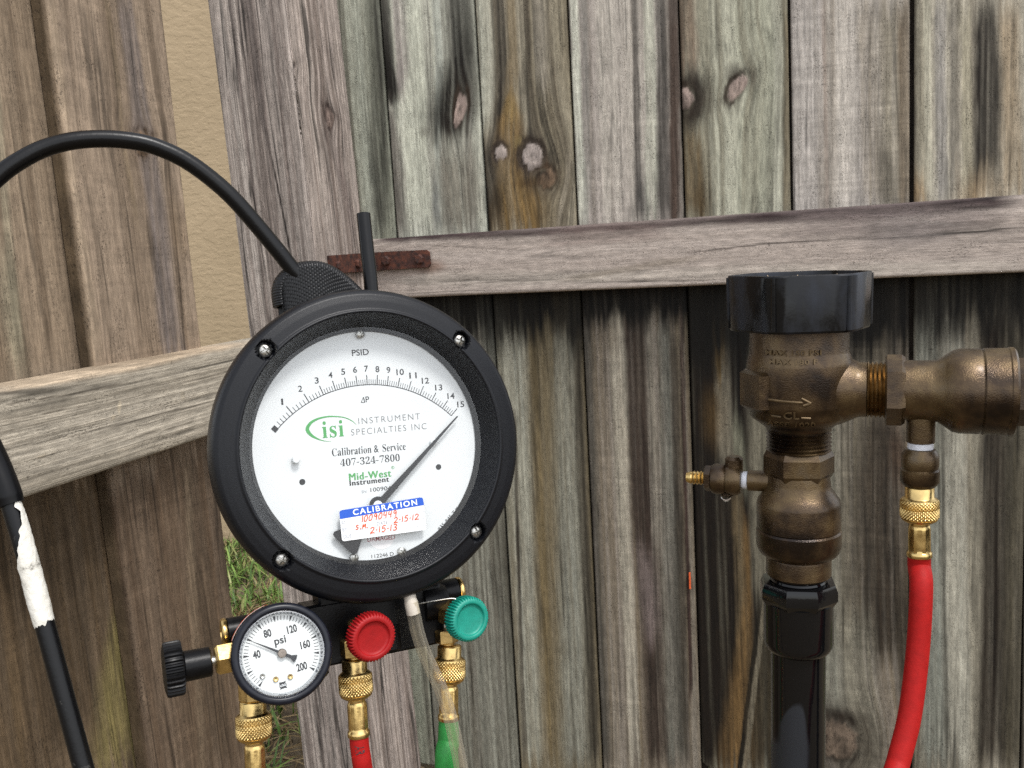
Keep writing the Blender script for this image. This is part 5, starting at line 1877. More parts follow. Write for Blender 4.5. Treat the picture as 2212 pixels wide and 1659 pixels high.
def knob(name, label, c, axis, R, mat, teeth, depth, recess=True, parent=kit, hub=None):
    """fluted hand wheel: rim with teeth, dished face; c is the face centre, axis points out of the face (millimetres)"""
    s = MB()
    n = teeth * 8

    def fn(t, r, z, k):
        if k in rim_i:
            return r * mm + 0.45 * mm * np.clip(np.cos(t * teeth) * 1.6, -1, 1)
        return np.full(len(t), r * mm)
    prof_ = [(0.0, -1.6), (R * 0.60, -1.7), (R * 0.69, -1.5), (R * 0.72, -0.9), (R * 0.735, -0.2), (R * 0.76, 0.0), (R * 0.88, 0.0), (R * 0.94, -0.4), (R * 0.985, -1.4), (R, -2.4), (R, -depth), (R * 0.96, -depth - 0.8), (R * 0.55, -depth - 1.2), (R * 0.5, -depth - 3), (0, -depth - 3)]
    if not recess:
        prof_[0:5] = [(0, -0.3), (R * 0.4, -0.3), (R * 0.6, -0.2), (R * 0.7, -0.1), (R * 0.74, 0.0)]
    rim_i = (8, 9, 10, 11)
    s.lathe([(r, z * mm) for r, z in prof_], n, frame(c, axis), fn=fn)
    # lathe radius came in millimetres through fn
    o = s.build(name, mat, parent, sharp=50)
    if label:
        tag(o, label)
    return o


def hexbar(mb, c0, c1, flat, up=(0, 0, 1), chamf=0.0006):
    d = unit(np.array(c1) - np.array(c0))
    L = np.linalg.norm(np.array(c1) - np.array(c0))
    R_ = flat / 2 / math.cos(PI / 6)
    mb.lathe([(R_ - chamf, 0), (R_, chamf), (R_, L - chamf), (R_ - chamf, L)], 6, frame(c0, d, up), smooth=False)


# red knob
c_ = KP(808, 1380, 6)
axr = unit(np.array([0.10, -0.10, 1.0]))
knob('red_knob', 'red fluted knob with dished face', c_, axr, 11.4, M_red, 44, 7.0)
q = MB()
hexbar(q, c_ - axr * 20 * mm, c_ - axr * 9.6 * mm, 11 * mm, (0, 1, 0))
q.lathe([(3.2 * mm, -36 * mm), (3.2 * mm, -9 * mm)], 24, frame(c_, axr))
q.build('valve_stem', M_brass_dull, kit)
# teal knob
c2 = KP(1018, 1339, 4)
axt = unit(np.array([0.16, -0.02, 1.0]))
knob('teal_knob', 'teal fluted knob with dished face', c2, axt, 10.9, M_teal, 44, 7.5)
q = MB()
hexbar(q, c2 - axt * 24 * mm, c2 - axt * 9.8 * mm, 12.5 * mm, (0, 1, 0))
q.lathe([(3.2 * mm, -36 * mm), (3.2 * mm, -9 * mm)], 24, frame(c2, axt))
q.build('valve_stem', M_brass_dull, kit)
# black knob at the left with its brass bonnet
kx = unit(KP(508, 1420, -14) - KP(372, 1447, -14))
k0 = KP(352, 1449, -14)
q = MB()


def fnk(t, r, z, k):
    if 1 <= k <= 4:
        return r + 0.5 * mm * np.clip(np.cos(t * 30) * 1.8, -1, 1)
    return np.full(len(t), r)


q.lathe([(9.0 * mm, 0), (11.6 * mm, 0.8 * mm), (12.0 * mm, 2 * mm), (12.0 * mm, 7.6 * mm), (11.4 * mm, 8.6 * mm), (8.0 * mm, 9 * mm), (7.0 * mm, 9.6 * mm), (6.8 * mm, 20.6 * mm), (6.2 * mm, 21.2 * mm), (3.0 * mm, 21.3 * mm)], 240, frame(k0, kx), fn=fnk)
q.build('black_knob', M_black, kit)
tag(kit.children[-1], 'black fluted knob on a brass stem')
q = MB()
q.lathe([(2.2 * mm, 20 * mm), (2.2 * mm, 26 * mm)], 20, frame(k0, kx))
q.build('valve_stem', M_steel, kit)
q = MB()
hexbar(q, k0 + kx * 23.0 * mm, k0 + kx * 38 * mm, 13.2 * mm, (0, 1, 0.35), 0.0012)
q.lathe([(4 * mm, 37 * mm), (4 * mm, 56 * mm)], 20, frame(k0, kx))
q.build('valve_bonnet', M_brass, kit)

# -------------------------------------------------------------- small pressure gauge
SG = KP(611, 1412, 4)
sgw = (KM @ np.append(SG, 1))[:3]
toc = unit(CAM - sgw)
rgt = unit(np.cross(-toc, UP)); upv = np.cross(rgt, -toc)
nrm_w = unit(toc + rgt * 0.10 - upv * 0.07)
x_w = unit(rgt * 1.0 + upv * (math.tan(math.radians(6.5))))
SM = frame(sgw, nrm_w, x_w)
SL = KI @ SM
q = MB()


def fns(t, r, z, k):
    if 9 <= k <= 10:
        return r + 0.22 * mm * np.cos(t * 90)
    return np.full(len(t), r)


sg_prof = [(0, -6.0), (18.9, -6.0), (19.3, -1.2), (19.7, -0.4), (20.4, 0.0), (21.4, 0.0), (22.4, -0.5), (23.0, -1.6), (23.1, -3.2), (23.0, -4.0), (23.0, -9.5), (22.4, -10.2), (22.0, -10.6), (22.0, -22), (20.5, -24), (8, -25)]
q.lathe([(r * mm, z * mm) for r, z in sg_prof], 360, None, fn=fns)
sgc = q.build('pressure_gauge', M_navy, kit, sharp=40)
sgc.matrix_local = mw(SL)
tag(sgc, 'small round pressure gauge reading in psi')
q = MB()
q.lathe([(0, -5.0 * mm), (18.9 * mm, -5.0 * mm)], 72, None, smooth=False, caps=False)
sdial = q.build('dial', M_dial_small, sgc)
q = MB()
q.lathe([(18.1 * mm, -4.8 * mm), (18.8 * mm, -2.0 * mm), (19.3 * mm, -1.1 * mm), (18.9 * mm, -1.0 * mm), (18.3 * mm, -2.4 * mm), (17.8 * mm, -4.7 * mm)], 96, caps=False)
q.build('lens_rim', lens_material('clear_lens_rim', (0.75, 0.77, 0.8), 0.25, 0.6, 0.06), sgc)
q = MB()
t_ = np.arange(64) / 64 * 2 * PI
q.add(np.stack([19 * mm * np.cos(t_), 19 * mm * np.sin(t_), np.full(64, -1.6 * mm)], 1), [tuple(range(64))], smooth=False)
q.build('lens', M_lens, sgc)
zs = -4.88 * mm
q = MB()
A0, A2 = math.radians(222), math.radians(-42)
for k in range(51):
    a = A0 + (A2 - A0) * k / 50
    d_ = np.array([math.cos(a), math.sin(a)])
    if k % 5 == 0:
        nrm_ = np.array([-d_[1], d_[0]])
        p0, p1 = d_ * 17.3 * mm, d_ * 14.7 * mm
        q.add([(*(p0 - nrm_ * 0.62 * mm), zs), (*(p0 + nrm_ * 0.62 * mm), zs), (*(p1 + nrm_ * 0.1 * mm), zs), (*(p1 - nrm_ * 0.1 * mm), zs)], [(0, 1, 2, 3)], smooth=False)
    else:
        strip(d_ * 15.1 * mm, d_ * 17.2 * mm, 0.26 * mm, zs, q)
q.build('scale_marks', M_ink, sgc)


def G3(x, y):     # close-up of the small gauge -> its own dial plane
    px, py = (380 + x / 3.813) * 0.8848, (1440 + y / 3.813) * 0.8848
    P = sgw + nrm_w * (-4.9 * mm)
    return (inv(SM) @ np.append(hit(px, py, P, nrm_w), 1))[:3]


for t_, x_, y_, w_ in (('40', 940, 600, 3.5), ('80', 1040, 403, 3.5), ('120', 1268, 362, 4.6), ('160', 1392, 505, 4.6), ('200', 1360, 712, 4.9)):
    c_ = G3(x_, y_)[:2]
    put_text(sans(t_, 0.03), c_ + np.array([-w_ / 2, -1.75]) * mm, c_ + np.array([w_ / 2, -1.75]) * mm, 3.5 * mm, zs, 'numeral', M_ink, sgc)
c_ = G3(1160, 478)[:2]
vs_, fs_ = sans('psi', 0.02)
vs_[:, 1] -= 0.0
put_text((vs_, fs_), c_ + np.array([-2.7, -1.1]) * mm, c_ + np.array([2.7, -1.1]) * mm, 3.3 * mm, zs, 'lettering', M_ink, sgc)
# maker's cross with letters
c_ = G3(1185, 888)[:2]
q = MB()
cr_ = [(-1.7, 1.7), (-0.5, 1.45), (0.5, 1.45), (1.7, 1.7), (1.25, 0.75), (1.6, 0.75), (1.6, -0.75), (1.25, -0.75), (1.7, -1.7), (0.5, -1.45), (-0.5, -1.45), (-1.7, -1.7), (-1.25, -0.75), (-1.6, -0.75), (-1.6, 0.75), (-1.25, 0.75)]
q.add([(c_[0] + a * mm, c_[1] + b2 * mm, zs) for a, b2 in cr_], [tuple(reversed(range(len(cr_))))], smooth=False)
q.build('logo', M_ink, sgc)
put_text(sans('USG', 0.02), c_ + np.array([-1.3, -0.5]) * mm, c_ + np.array([1.3, -0.5]) * mm, 1.0 * mm, zs + 0.00008, 'lettering', M_ink_white, sgc)
# pointer
q = MB()
tp, tl_ = G3(885, 476)[:2], G3(1305, 640)[:2]
d_ = unit(tp)
n2 = np.array([-d_[1], d_[0]])
zp_ = -3.6 * mm
q.prism([tuple(-d_ * 2 * mm - n2 * 0.75 * mm), tuple(tp - n2 * 0.1 * mm), tuple(tp + n2 * 0.1 * mm), tuple(-d_ * 2 * mm + n2 * 0.75 * mm)][::1], zp_ - 0.00012, zp_ + 0.00012)
q.prism([tuple(-d_ * 1.0 * mm + n2 * 0.7 * mm), tuple(-d_ * 4.6 * mm + n2 * 0.75 * mm), tuple(-d_ * 6.9 * mm + n2 * 1.9 * mm), tuple(-d_ * 7.3 * mm), tuple(-d_ * 6.9 * mm - n2 * 1.9 * mm), tuple(-d_ * 4.6 * mm - n2 * 0.75 * mm), tuple(-d_ * 1.0 * mm - n2 * 0.7 * mm)], zp_ - 0.00013, zp_ + 0.00013)
sp_ = q.build('pointer', M_pointer, sgc)
q = MB()
q.lathe([(2.1 * mm, -4.6 * mm), (2.1 * mm, -2.9 * mm), (1.8 * mm, -2.5 * mm), (0.5 * mm, -2.4 * mm), (0, -2.5 * mm)], 36)
q.build('pointer_hub', simple('brushed_pin', (0.22, 0.18, 0.15), 0.4, metal=1.0, nscale=300), sgc)
for (x_, y_, m_) in ((995, 805, M_steel), (1118, 832, M_brass), (1253, 808, M_brass)):
    c_ = G3(x_, y_)[:2]
    q = MB()
    q.lathe([(1.25 * mm, -5 * mm), (1.25 * mm, -4.2 * mm), (0.9 * mm, -3.8 * mm), (0.5 * mm, -3.9 * mm), (0, -4.1 * mm)], 24, frame((*c_, 0), (0, 0, 1)))
    q.build('rivet', m_, sgc)
# orange and white label wrapped on the rim
for (ra, rb, a0, a1, m_, nm, z0_, z1_) in ((23.32, 23.4, 93, 151, M_orange, 'rim_label', -11, -7.2), (23.34, 23.42, 98, 150, M_paper, 'rim_label', -7.1, -4.6)):
    q = MB()
    n_ = 30
    aa = np.radians(np.linspace(a0, a1, n_))
    V_ = [(rb * mm * math.cos(a), rb * mm * math.sin(a), z * mm) for z in (z0_, z1_) for a in aa]
    q.add(V_, [(i, i + 1, n_ + i + 1, n_ + i) for i in range(n_ - 1)])
    q.build(nm, m_, sgc)
# brass block that carries the small gauge and the first port
q = MB()
pA, pB = KP(545, 1492, -20), KP(545, 1512, -20)
hexbar(q, KP(543, 1440, -20), KP(545, 1512, -20), 11 * mm, (1, 0, 0))
q.build('hose_port', M_brass_dull, kit)
q = MB()
hexbar(q, KP(760, 1380, -18), KP(763, 1418, -18), 10.5 * mm, (1, 0, 0.4))
q.lathe([(3.4 * mm, 0), (3.4 * mm, 14 * mm)], 20, frame(KP(763, 1410, -18), (0, -1, 0)))
q.build('hose_port', M_brass_dull, kit)
q = MB()
hexbar(q, KP(964, 1360, -18), KP(966, 1388, -18), 10.5 * mm, (1, 0, 0.4))
q.lathe([(3.4 * mm, 0), (3.4 * mm, 14 * mm)], 20, frame(KP(966, 1382, -18), (0, -1, 0)))
q.build('hose_port', M_brass_dull, kit)
# thin wire bail by the green knob and the white vent collar with its tube
q = MB()
q.tube(catmull([KP(905, 1304, -14), KP(940, 1298, -14), KP(975, 1293, -14), KP(990, 1297, -13), KP(998, 1306, -12)], 6), 0.35 * mm, 8)
q.build('wire_bail', M_steel, kit)
q = MB()
vt0, vt1 = KP(884, 1283, -8), KP(893, 1326, -8)
Lv = np.linalg.norm(vt1 - vt0)
q.lathe([(3.0 * mm, 0), (3.3 * mm, Lv * 0.35), (3.5 * mm, Lv * 0.42), (3.5 * mm, Lv)], 28, frame(vt0, vt1 - vt0))
q.build('vent_collar', simple('ivory_nylon', (0.50, 0.45, 0.38), 0.45, nscale=200, var=0.08), kit)
tube_pts = [KP(888, 1300, -8), KP(894, 1328, -8), KP(902, 1365, -7), KP(915, 1405, -6), KP(935, 1450, -4), KP(955, 1495, -2), KP(970, 1540, 0), KP(984, 1600, 2), KP(996, 1660, 3), KP(1004, 1730, 4), KP(1008, 1850, 5)]
tw = [(KM @ np.append(p_, 1))[:3] for p_ in tube_pts]
for dz in (0.05, 0.15, 0.3):
    tw.append(tw[len(tube_pts) - 1] + np.array([0.004, 0.01, -dz]))
tw = catmull(tw, 8)
q = MB()
q.tube(tw, 3.5 * mm, 24, caps=False)
q.tube(tw, 2.1 * mm, 24, caps=False)
o = q.build('vent_tube', M_vinyl, None)
tag(o, 'clear vinyl tube hanging in front of the green hose', 'tube')

# ================================================================== HOSES with knurled couplings
def knurl_nut(mb, m, R, h0, h1, n=30, m_=0.0007):
    rows = 26
    zs_ = np.linspace(h0, h1, rows)
    sg = n * 6
    pitch = 2 * PI * R / n

    def fn(t, r, z, k):
        a = t * n / 2
        bz = (z - h0) / pitch * PI
        e = np.abs(np.sin(a + bz)) * np.abs(np.sin(a - bz))
        edge = min(1.0, min(z - h0, h1 - z) / 0.0012 + 0.1)
        return R - m_ * (1 - e * 1.6 * edge)
    mb.lathe([(R, z) for z in zs_], sg, m, fn=fn)


def coupling(root, wm_, top, d, s=1.0, sl=1.0):
    """knurled swivel nut, neck and crimped ferrule hanging from `top` along d; returns where the hose starts"""
    fr = wm_ @ frame(top, d) @ np.diag([s, s, sl, 1.0])
    q_ = MB()
    q_.lathe([(0.0040, -0.0005), (0.0060, 0.0), (0.0063, 0.0006), (0.0063, 0.0058), (0.0068, 0.0062), (0.0077, 0.0070)], 48, fr)
    knurl_nut(q_, fr, 0.0083, 0.0068, 0.0172)
    q_.lathe([(0.0080, 0.0171), (0.0077, 0.0180), (0.0060, 0.0192), (0.0044, 0.0196), (0.0042, 0.0215)], 48, fr)
    q_.build('swivel_nut', M_brass, root, sharp=60)
    q_ = MB()

    def fnf(t, r, z, k):
        if 3 <= k <= 4:
            return r * (1 + 0.022 * np.clip(np.cos(t * 8) * 2.5, -1, 1))
        return np.full(len(t), r)
    q_.lathe([(0.0036, 0.0198), (0.0040, 0.0206), (0.0046, 0.0214), (0.0048, 0.0228), (0.0049, 0.0335), (0.0049, 0.0350), (0.0055, 0.0356), (0.0056, 0.0378), (0.0051, 0.0384)], 96, fr, fn=fnf)
    q_.build('ferrule', M_brass, root, sharp=50)
    return top + unit(d) * 0.037 * sl


def world_k(x, y, z):
    return (KM @ np.append(KP(x, y, z), 1))[:3]


def hose(name, label, cat, top, below, mat, via, r=0.0048, r_start=None, group='test hoses', s=1.0, sl=1.0):
    root = empty(name, frame(top, UP, (1, 0, 0)))
    tag(root, label, cat, group)
    wm_ = inv(np.array(frame(top, UP, (1, 0, 0))))
    d = unit(below - top)
    st_ = coupling(root, wm_, top, d, s, sl)
    pts_ = [st_ - d * 0.0002] + [st_ + d * 0.006] + via
    c_ = catmull(pts_, 10)
    rr = np.full(len(c_), r)
    if r_start:
        L_ = np.concatenate([[0], np.cumsum(np.linalg.norm(np.diff(c_, axis=0), axis=1))])
        rr = np.interp(L_, [0, 0.03, 0.05, 0.3], [r_start[0], r_start[1], r_start[1], r_start[1]])
    q_ = MB()
    q_.tube(xf(c_, wm_), rr, 28)
    o_ = q_.build('hose_tube', mat, root)
    return root, c_, wm_


def ground_end(p, dx, dy):
    return [p + np.array([dx * 0.3, dy * 0.3, -0.12]), np.array([p[0] + dx, p[1] + dy, 0.06]), np.array([p[0] + dx * 1.5, p[1] + dy * 1.3, 0.008]), np.array([p[0] + dx * 3.5, p[1] + dy * 2.2, 0.008])]


p1, p1b = world_k(546, 1512, -20), world_k(551, 1640, -20)
e1 = world_k(553, 1740, -20)
hose('test_hose', 'brass coupling and hose below the small psi gauge', 'hose', p1, p1b, M_brass_dull if False else simple('yellow_hose_rubber', (0.5, 0.34, 0.02), 0.45, nscale=250), [e1] + ground_end(e1, -0.01, 0.02))
p2, p2b = world_k(765, 1424, -18), world_k(776, 1600, -18)
e2 = world_k(787, 1680, -18)
rt2, c2_, wm2 = hose('test_hose', 'red printed hose below the red knob', 'hose', p2, p2b, M_red_hose, [world_k(781, 1640, -18), e2] + ground_end(e2, 0.02, 0.02))
p3, p3b = world_k(971, 1394, -18), world_k(969, 1560, -18)
e3 = world_k(968, 1690, -18)
hose('test_hose', 'green hose below the teal knob behind the clear tube', 'hose', p3, p3b, M_green_hose, [world_k(969, 1600, -18), e3] + ground_end(e3, 0.01, 0.02), r_start=(0.0050, 0.0066))
# printing on the red hose: letters laid round its skin, reading downwards
seg0, seg1 = world_k(777, 1606, -18), world_k(788, 1690, -18)
axh = unit(seg1 - seg0)
toc2 = unit(CAM - seg0)
toc2 = unit(toc2 - axh * (toc2 @ axh))
sdh = np.cross(toc2, axh)
vs, fs = sans('ARD ALL', 0.012)
vs = vs.copy()
sc = 0.0046 / vs[:, 1].max()
L0 = vs[:, 0] / vs[:, 0].max() * 0.0138 - 0.0005
ang = (vs[:, 1] * sc - 0.0021) / 0.0049 + math.radians(-6)
rr_ = 0.0049 + 0.0001
mid = np.array([seg0 + axh * l for l in L0])
right = -sdh if (MCAM.T @ sdh)[0] < 0 else sdh
W_ = mid + rr_ * (np.cos(ang)[:, None] * toc2 + np.sin(ang)[:, None] * right)
q = MB()
q.add(xf(W_, wm2), fs, smooth=False)
q.build('lettering', M_ink, rt2, sharp=0)

# ================================================================== THE VACUUM BREAKER on its riser
VD = 0.452
v_top = at(1729, 600, VD)
v_axis_xy = at(1728, 1000, VD)[:2]
vax = np.array([v_axis_xy[0], v_axis_xy[1], 0.0])
lean_top, lean_bot = at(1729, 650, VD), at(1725, 1600, VD)
PV = np.array([*v_axis_xy, CAMZ])
nV = unit(np.array([PV[0], PV[1], 0]) * -1)
XV = np.array([-nV[1], nV[0], 0]); XV = XV if XV[0] > 0 else -XV


def vh(y, x=1729):
    """height on the valve's axis plane at picture row y (the near rim of a round part shows lower than its axis)"""
    if x == 1729 and y > 600:
        y = y - 0.02 * (y - 600)
    return hit(x, y, PV, nV)[2]


def vr(hw, y):
    """radius that shows as hw pixels at row y"""
    return abs((hit(1729 + hw, y, PV, nV) - hit(1729, y, PV, nV)) @ XV)


def vx(x, y):
    """sideways place on the valve's own plane"""
    return (hit(x, y, PV, nV) - hit(1728, y, PV, nV)) @ XV


_zp = vh(838)
UPV = unit(UP + XV * 0.016)                  # the riser leans a touch
VM = frame(np.array([vax[0], vax[1], _zp]) - UPV * _zp, UPV, GD)     # local x along the outlet, z up
WV = inv(VM)
valve = empty('vacuum_breaker', VM)
tag(valve, 'bronze pressure vacuum breaker with black hexagonal cap on a black riser pipe', 'valve')


def lp(pairs):
    return [(vr(hw, y), vh(y)) for hw, y in pairs][::-1]


def radial(dirv):
    d_ = WV[:3, :3] @ np.asarray(dirv, float)
    return d_


# hexagonal cap: open cup with thin walls
zt, zb = vh(590), vh(711)
Rc = vr(166, 650)
a_in = WV[:3, :3] @ XV
base_ang = math.atan2(a_in[1], a_in[0])
cap_a = [base_ang - math.radians(a) for a in (-10.5, 49.5, 109.5, 169.5, 229.5, 289.5)]
cap_a = sorted([(a + 2 * PI) % (2 * PI) for a in cap_a])


def hexpts(R_, rc, k=5):
    c_ = [np.array([R_ * math.cos(a), R_ * math.sin(a)]) for a in cap_a]
    return rounded(c_, rc, k)


q = MB()
loops = [(hexpts(Rc * 0.995, 0.008), zb), (hexpts(Rc * 1.015, 0.008), zb + 0.001), (hexpts(Rc * 1.03, 0.008), zt - 0.0008), (hexpts(Rc * 1.03 - 0.0004, 0.008), zt), (hexpts(Rc * 1.03 - 0.0018, 0.008), zt), (hexpts(Rc * 1.03 - 0.0022, 0.008), zt - 0.001), (hexpts(Rc * 1.03 - 0.0026, 0.008), zt - 0.012)]
n_ = len(loops[0][0])
V_ = [(p_[0], p_[1], z) for lpn, z in loops for p_ in lpn]
F_ = []
for k in range(len(loops) - 1):
    for i in range(n_):
        j = (i + 1) % n_
        F_.append((k * n_ + i, k * n_ + j, (k + 1) * n_ + j, (k + 1) * n_ + i))
F_.append(tuple(range(n_ - 1, -1, -1)))
F_.append(tuple(range((len(loops) - 1) * n_, len(loops) * n_)))
q.add(V_, F_)
cap = q.build('bonnet_cap', M_cap, valve, sharp=25)
tag(cap, 'black hexagonal plastic cap with a raised rim')
for a_ in cap_a:
    q = MB()
    rr_ = Rc * 1.03 - 0.0024
    q.tube([(rr_ * 0.995 * math.cos(a_), rr_ * 0.995 * math.sin(a_), zb + 0.0012), (rr_ * math.cos(a_), rr_ * math.sin(a_), zt - 0.001)], 0.0013, 10)
    q.build('rib', M_cap, cap)
# dry bits lying on the cap
M_straw = simple('dry_straw', (0.30, 0.23, 0.15), 0.8, nscale=300)
for k in range(4):
    a, r_ = rnd.uniform(0, 2 * PI), Rc * 0.78
    dv = WV[:3, :3] @ nV
    c_ = np.array([dv[0], dv[1]]) * Rc * rnd.uniform(0.45, 0.6) + np.array([a_in[0], a_in[1]]) * rnd.uniform(-0.35, 0.3) * Rc
    pts_ = [(c_[0], c_[1], zt - 0.0105)]
    ang_ = rnd.uniform(0, PI)
    for t in (1, 2, 3):
        pts_.append((c_[0] + 0.004 * t * math.cos(ang_), c_[1] + 0.004 * t * math.sin(ang_), zt - 0.0105 + 0.0034 * t + rnd.uniform(-0.0005, 0.0005)))
    q = MB()
    q.tube(catmull(pts_, 4), np.linspace(0.0006, 0.0002, 13), 6)
    tw_ = q.build('dry_twig', M_straw, None)
    tw_.matrix_world = mw(VM)
    tag(tw_, 'bit of dry twig lying inside the rim of the black valve cap', 'twig', 'dry twigs in the valve cap')

# cast body
vdir0 = WV[:3, :3] @ nV
_t = VM[:3, :3] @ np.array([math.cos(math.atan2(vdir0[1], vdir0[0]) + 0.1), math.sin(math.atan2(vdir0[1], vdir0[0]) + 0.1), 0])
SG0 = 1 if (MCAM.T @ (_t - nV))[0] > 0 else -1
q = MB()
q.lathe(lp([(20, 700), (104, 700), (110, 704), (110, 760), (111, 764), (116, 782), (117, 788), (117, 872), (115, 880), (111, 885), (110, 898), (107, 904), (80, 922), (74, 926), (70, 934), (20, 934)]), 72)
# outlet arm growing out of the body along x
zo = vh(838, 1850)
ro = lambda hw: vr(hw, 838)
xo = lambda x: vx(x, 838) / (XV @ GD)
om = frame((0, 0, zo), (1, 0, 0), (0, 0, 1))
q.lathe([(ro(20), xo(1740)), (ro(96), xo(1745)), (ro(88), xo(1790)), (ro(76), xo(1825)), (ro(65), xo(1850)), (ro(61), xo(1858)), (ro(61), xo(1874)), (ro(20), xo(1876))], 64, om)
# square boss at the left
zbt, zbb = vh(788), vh(882)
xl = -vr(134, 838) / (XV @ GD)
_ba = math.atan2(vdir0[1], vdir0[0]) - SG0 * math.radians(58)
_bl = vr(134, 838) / math.sin(math.radians(58)) - 0.0105 / math.tan(math.radians(58)) * 1.0
q.box((0, -0.0105, zbb), (_bl, 0.0105, zbt - 0.002), frame((0, 0, 0), (0, 0, 1), (math.cos(_ba), math.sin(_ba), 0)), bev=0.0015)
# raised panel on the front that carries the lettering
vdir = WV[:3, :3] @ nV
fang = math.atan2(vdir[1], vdir[0])
body = q.build('body', M_bronze, valve, sharp=40)
tag(body, 'rough cast bronze valve body')
# raised cast lettering, wrapped on the body
Rb = vr(116, 840)
Rb2 = vr(110, 730)


# angle grows to the right seen from the camera?
_tst = VM[:3, :3] @ np.array([math.cos(fang + 0.1), math.sin(fang + 0.1), 0])
SGN = 1 if (MCAM.T @ (_tst - nV))[0] > 0 else -1


def cast_text(t, y_base, h_px, w_px, cxp, R_, y2=None, bold=0.02):
    vs, fs = sans(t, bold, 1.1, 0.03)
    vs = vs.copy()
    wm_ = vr(w_px, y_base)
    x_ = (vs[:, 0] - vs[:, 0].min()) / (vs[:, 0].max() - vs[:, 0].min()) * wm_ - wm_ / 2 + vx(cxp, y_base)
    hm_ = vh(y_base - h_px) - vh(y_base)
    z_ = vh(y_base) + vs[:, 1] / vs[:, 1].max() * hm_
    dep = np.where(vs[:, 2] > 0, 0.0008, -0.0004)
    Rz = R_ if np.isscalar(R_) else R_(z_)
    a_ = fang + SGN * np.arcsin(np.clip(x_ / Rz, -0.95, 0.95))
    v2 = np.stack([(Rz + dep) * np.cos(a_), (Rz + dep) * np.sin(a_), z_], 1)
    m_ = MB()
    m_.add(v2, fs, smooth=False)
    m_.build('cast_lettering', M_bronze_worn, body, sharp=0)


_rp = lp([(110, 704), (110, 760), (111, 764), (116, 782), (117, 788), (117, 872), (115, 880), (111, 885), (110, 898), (107, 904), (80, 922)])
_rz, _rr = np.array([t[1] for t in _rp]), np.array([t[0] for t in _rp])
body_R = lambda z: np.interp(z, _rz, _rr)
cast_text('MAX 150 PSI', 759, 11, 115, 1716, body_R)
cast_text('MAX 180 F', 777, 10, 100, 1716, body_R)
cast_text('CL', 892, 15, 32, 1713, body_R)
cast_text('ASSE 1020', 911, 12, 100, 1712, body_R)


def bar(pts_, wdt):
    m_ = MB()
    for (x0, y0), (x1, y1) in zip(pts_[:-1], pts_[1:]):
        P_ = []
        for t in np.linspace(0, 1, 8):
            x, y = x0 + (x1 - x0) * t, y0 + (y1 - y0) * t
            z = vh(y, x)
            R_ = float(body_R(z))
            a = fang + SGN * math.asin(np.clip(vx(x, y) / R_, -0.95, 0.95))
            P_.append((R_ * math.cos(a), R_ * math.sin(a), z))
        m_.tube(P_, wdt, 8)
    return m_


bar([(1658, 849), (1735, 852)], 0.0007).build('cast_arrow', M_bronze_worn, body)
bar([(1733, 843), (1752, 853), (1737, 858)], 0.0007).build('cast_arrow', M_bronze_worn, body)
bar([(1672, 883), (1692, 884)], 0.0006).build('cast_mark', M_bronze_worn, body)
bar([(1733, 884), (1752, 885)], 0.0006).build('cast_mark', M_bronze_worn, body)


def thread(r_, z0, z1, n, amp, m=None, sg=64, caps=True):
    prof_ = []
    for k in range(n * 4 + 1):
        z = z0 + (z1 - z0) * k / (n * 4)
        prof_.append((r_ + amp * (0.5 - abs(((k / 4.0) % 1.0) - 0.5) * 2 + 0.5) - amp, z))
    return prof_


q = MB()
q.lathe(thread(vr(72, 955), vh(982), vh(922), 7, 0.0014), 64)
q.build('threaded_neck', M_bronze, valve)
q = MB()
Rn = vr(78, 1010)
z0, z1 = vh(1040), vh(979)
q.lathe([(Rn * 0.9, z0), (Rn, z0 + 0.003), (Rn, z1 - 0.003), (Rn * 0.91, z1)], 6, frame((0, 0, 0), (0, 0, 1), (math.cos(fang + 0.62), math.sin(fang + 0.62), 0)), smooth=False)
q.build('hex_nut', M_bronze, valve)
q = MB()
q.lathe(lp([(20, 1030), (68, 1032), (70, 1048), (72, 1062), (82, 1076), (91, 1088), (93, 1097), (93, 1148), (91, 1151), (94, 1155), (94, 1186), (91, 1196), (85, 1204), (76, 1209), (71, 1212), (72, 1216), (72, 1250), (64, 1256), (20, 1257)]), 72)
ball = q.build('ball_valve_body', M_bronze, valve, sharp=30)
tag(ball, 'bulbous bronze shutoff valve body')

# outlet side: threads, hex, neck, ball body, flange
q = MB()
q.lathe(thread(ro(63), xo(1872), xo(1917), 5, 0.0013), 64, om)
q.build('threaded_neck', M_brass_aged, valve)
q = MB()
Rh = ro(73) / math.cos(PI / 6) * 0.93
q.lathe([(Rh * 0.92, xo(1913)), (Rh, xo(1917)), (Rh, xo(1948)), (Rh * 0.93, xo(1956))], 6, frame((0, 0, zo), (1, 0, 0), (0, 0.15, 1)), smooth=False)
q.build('hex_nut', M_bronze, valve)
q = MB()
q.lathe([(ro(20), xo(1945)), (ro(66), xo(1946)), (ro(66), xo(2010)), (ro(68), xo(2025)), (ro(78), xo(2040)), (ro(88), xo(2055)), (ro(92), xo(2070)), (ro(92), xo(2112)), (ro(90), xo(2116)), (ro(93), xo(2120)), (ro(93), xo(2170)), (ro(95), xo(2173)), (ro(95), xo(2182)), (ro(90), xo(2187)), (ro(60), xo(2189)), (ro(20), xo(2190))], 72, om)
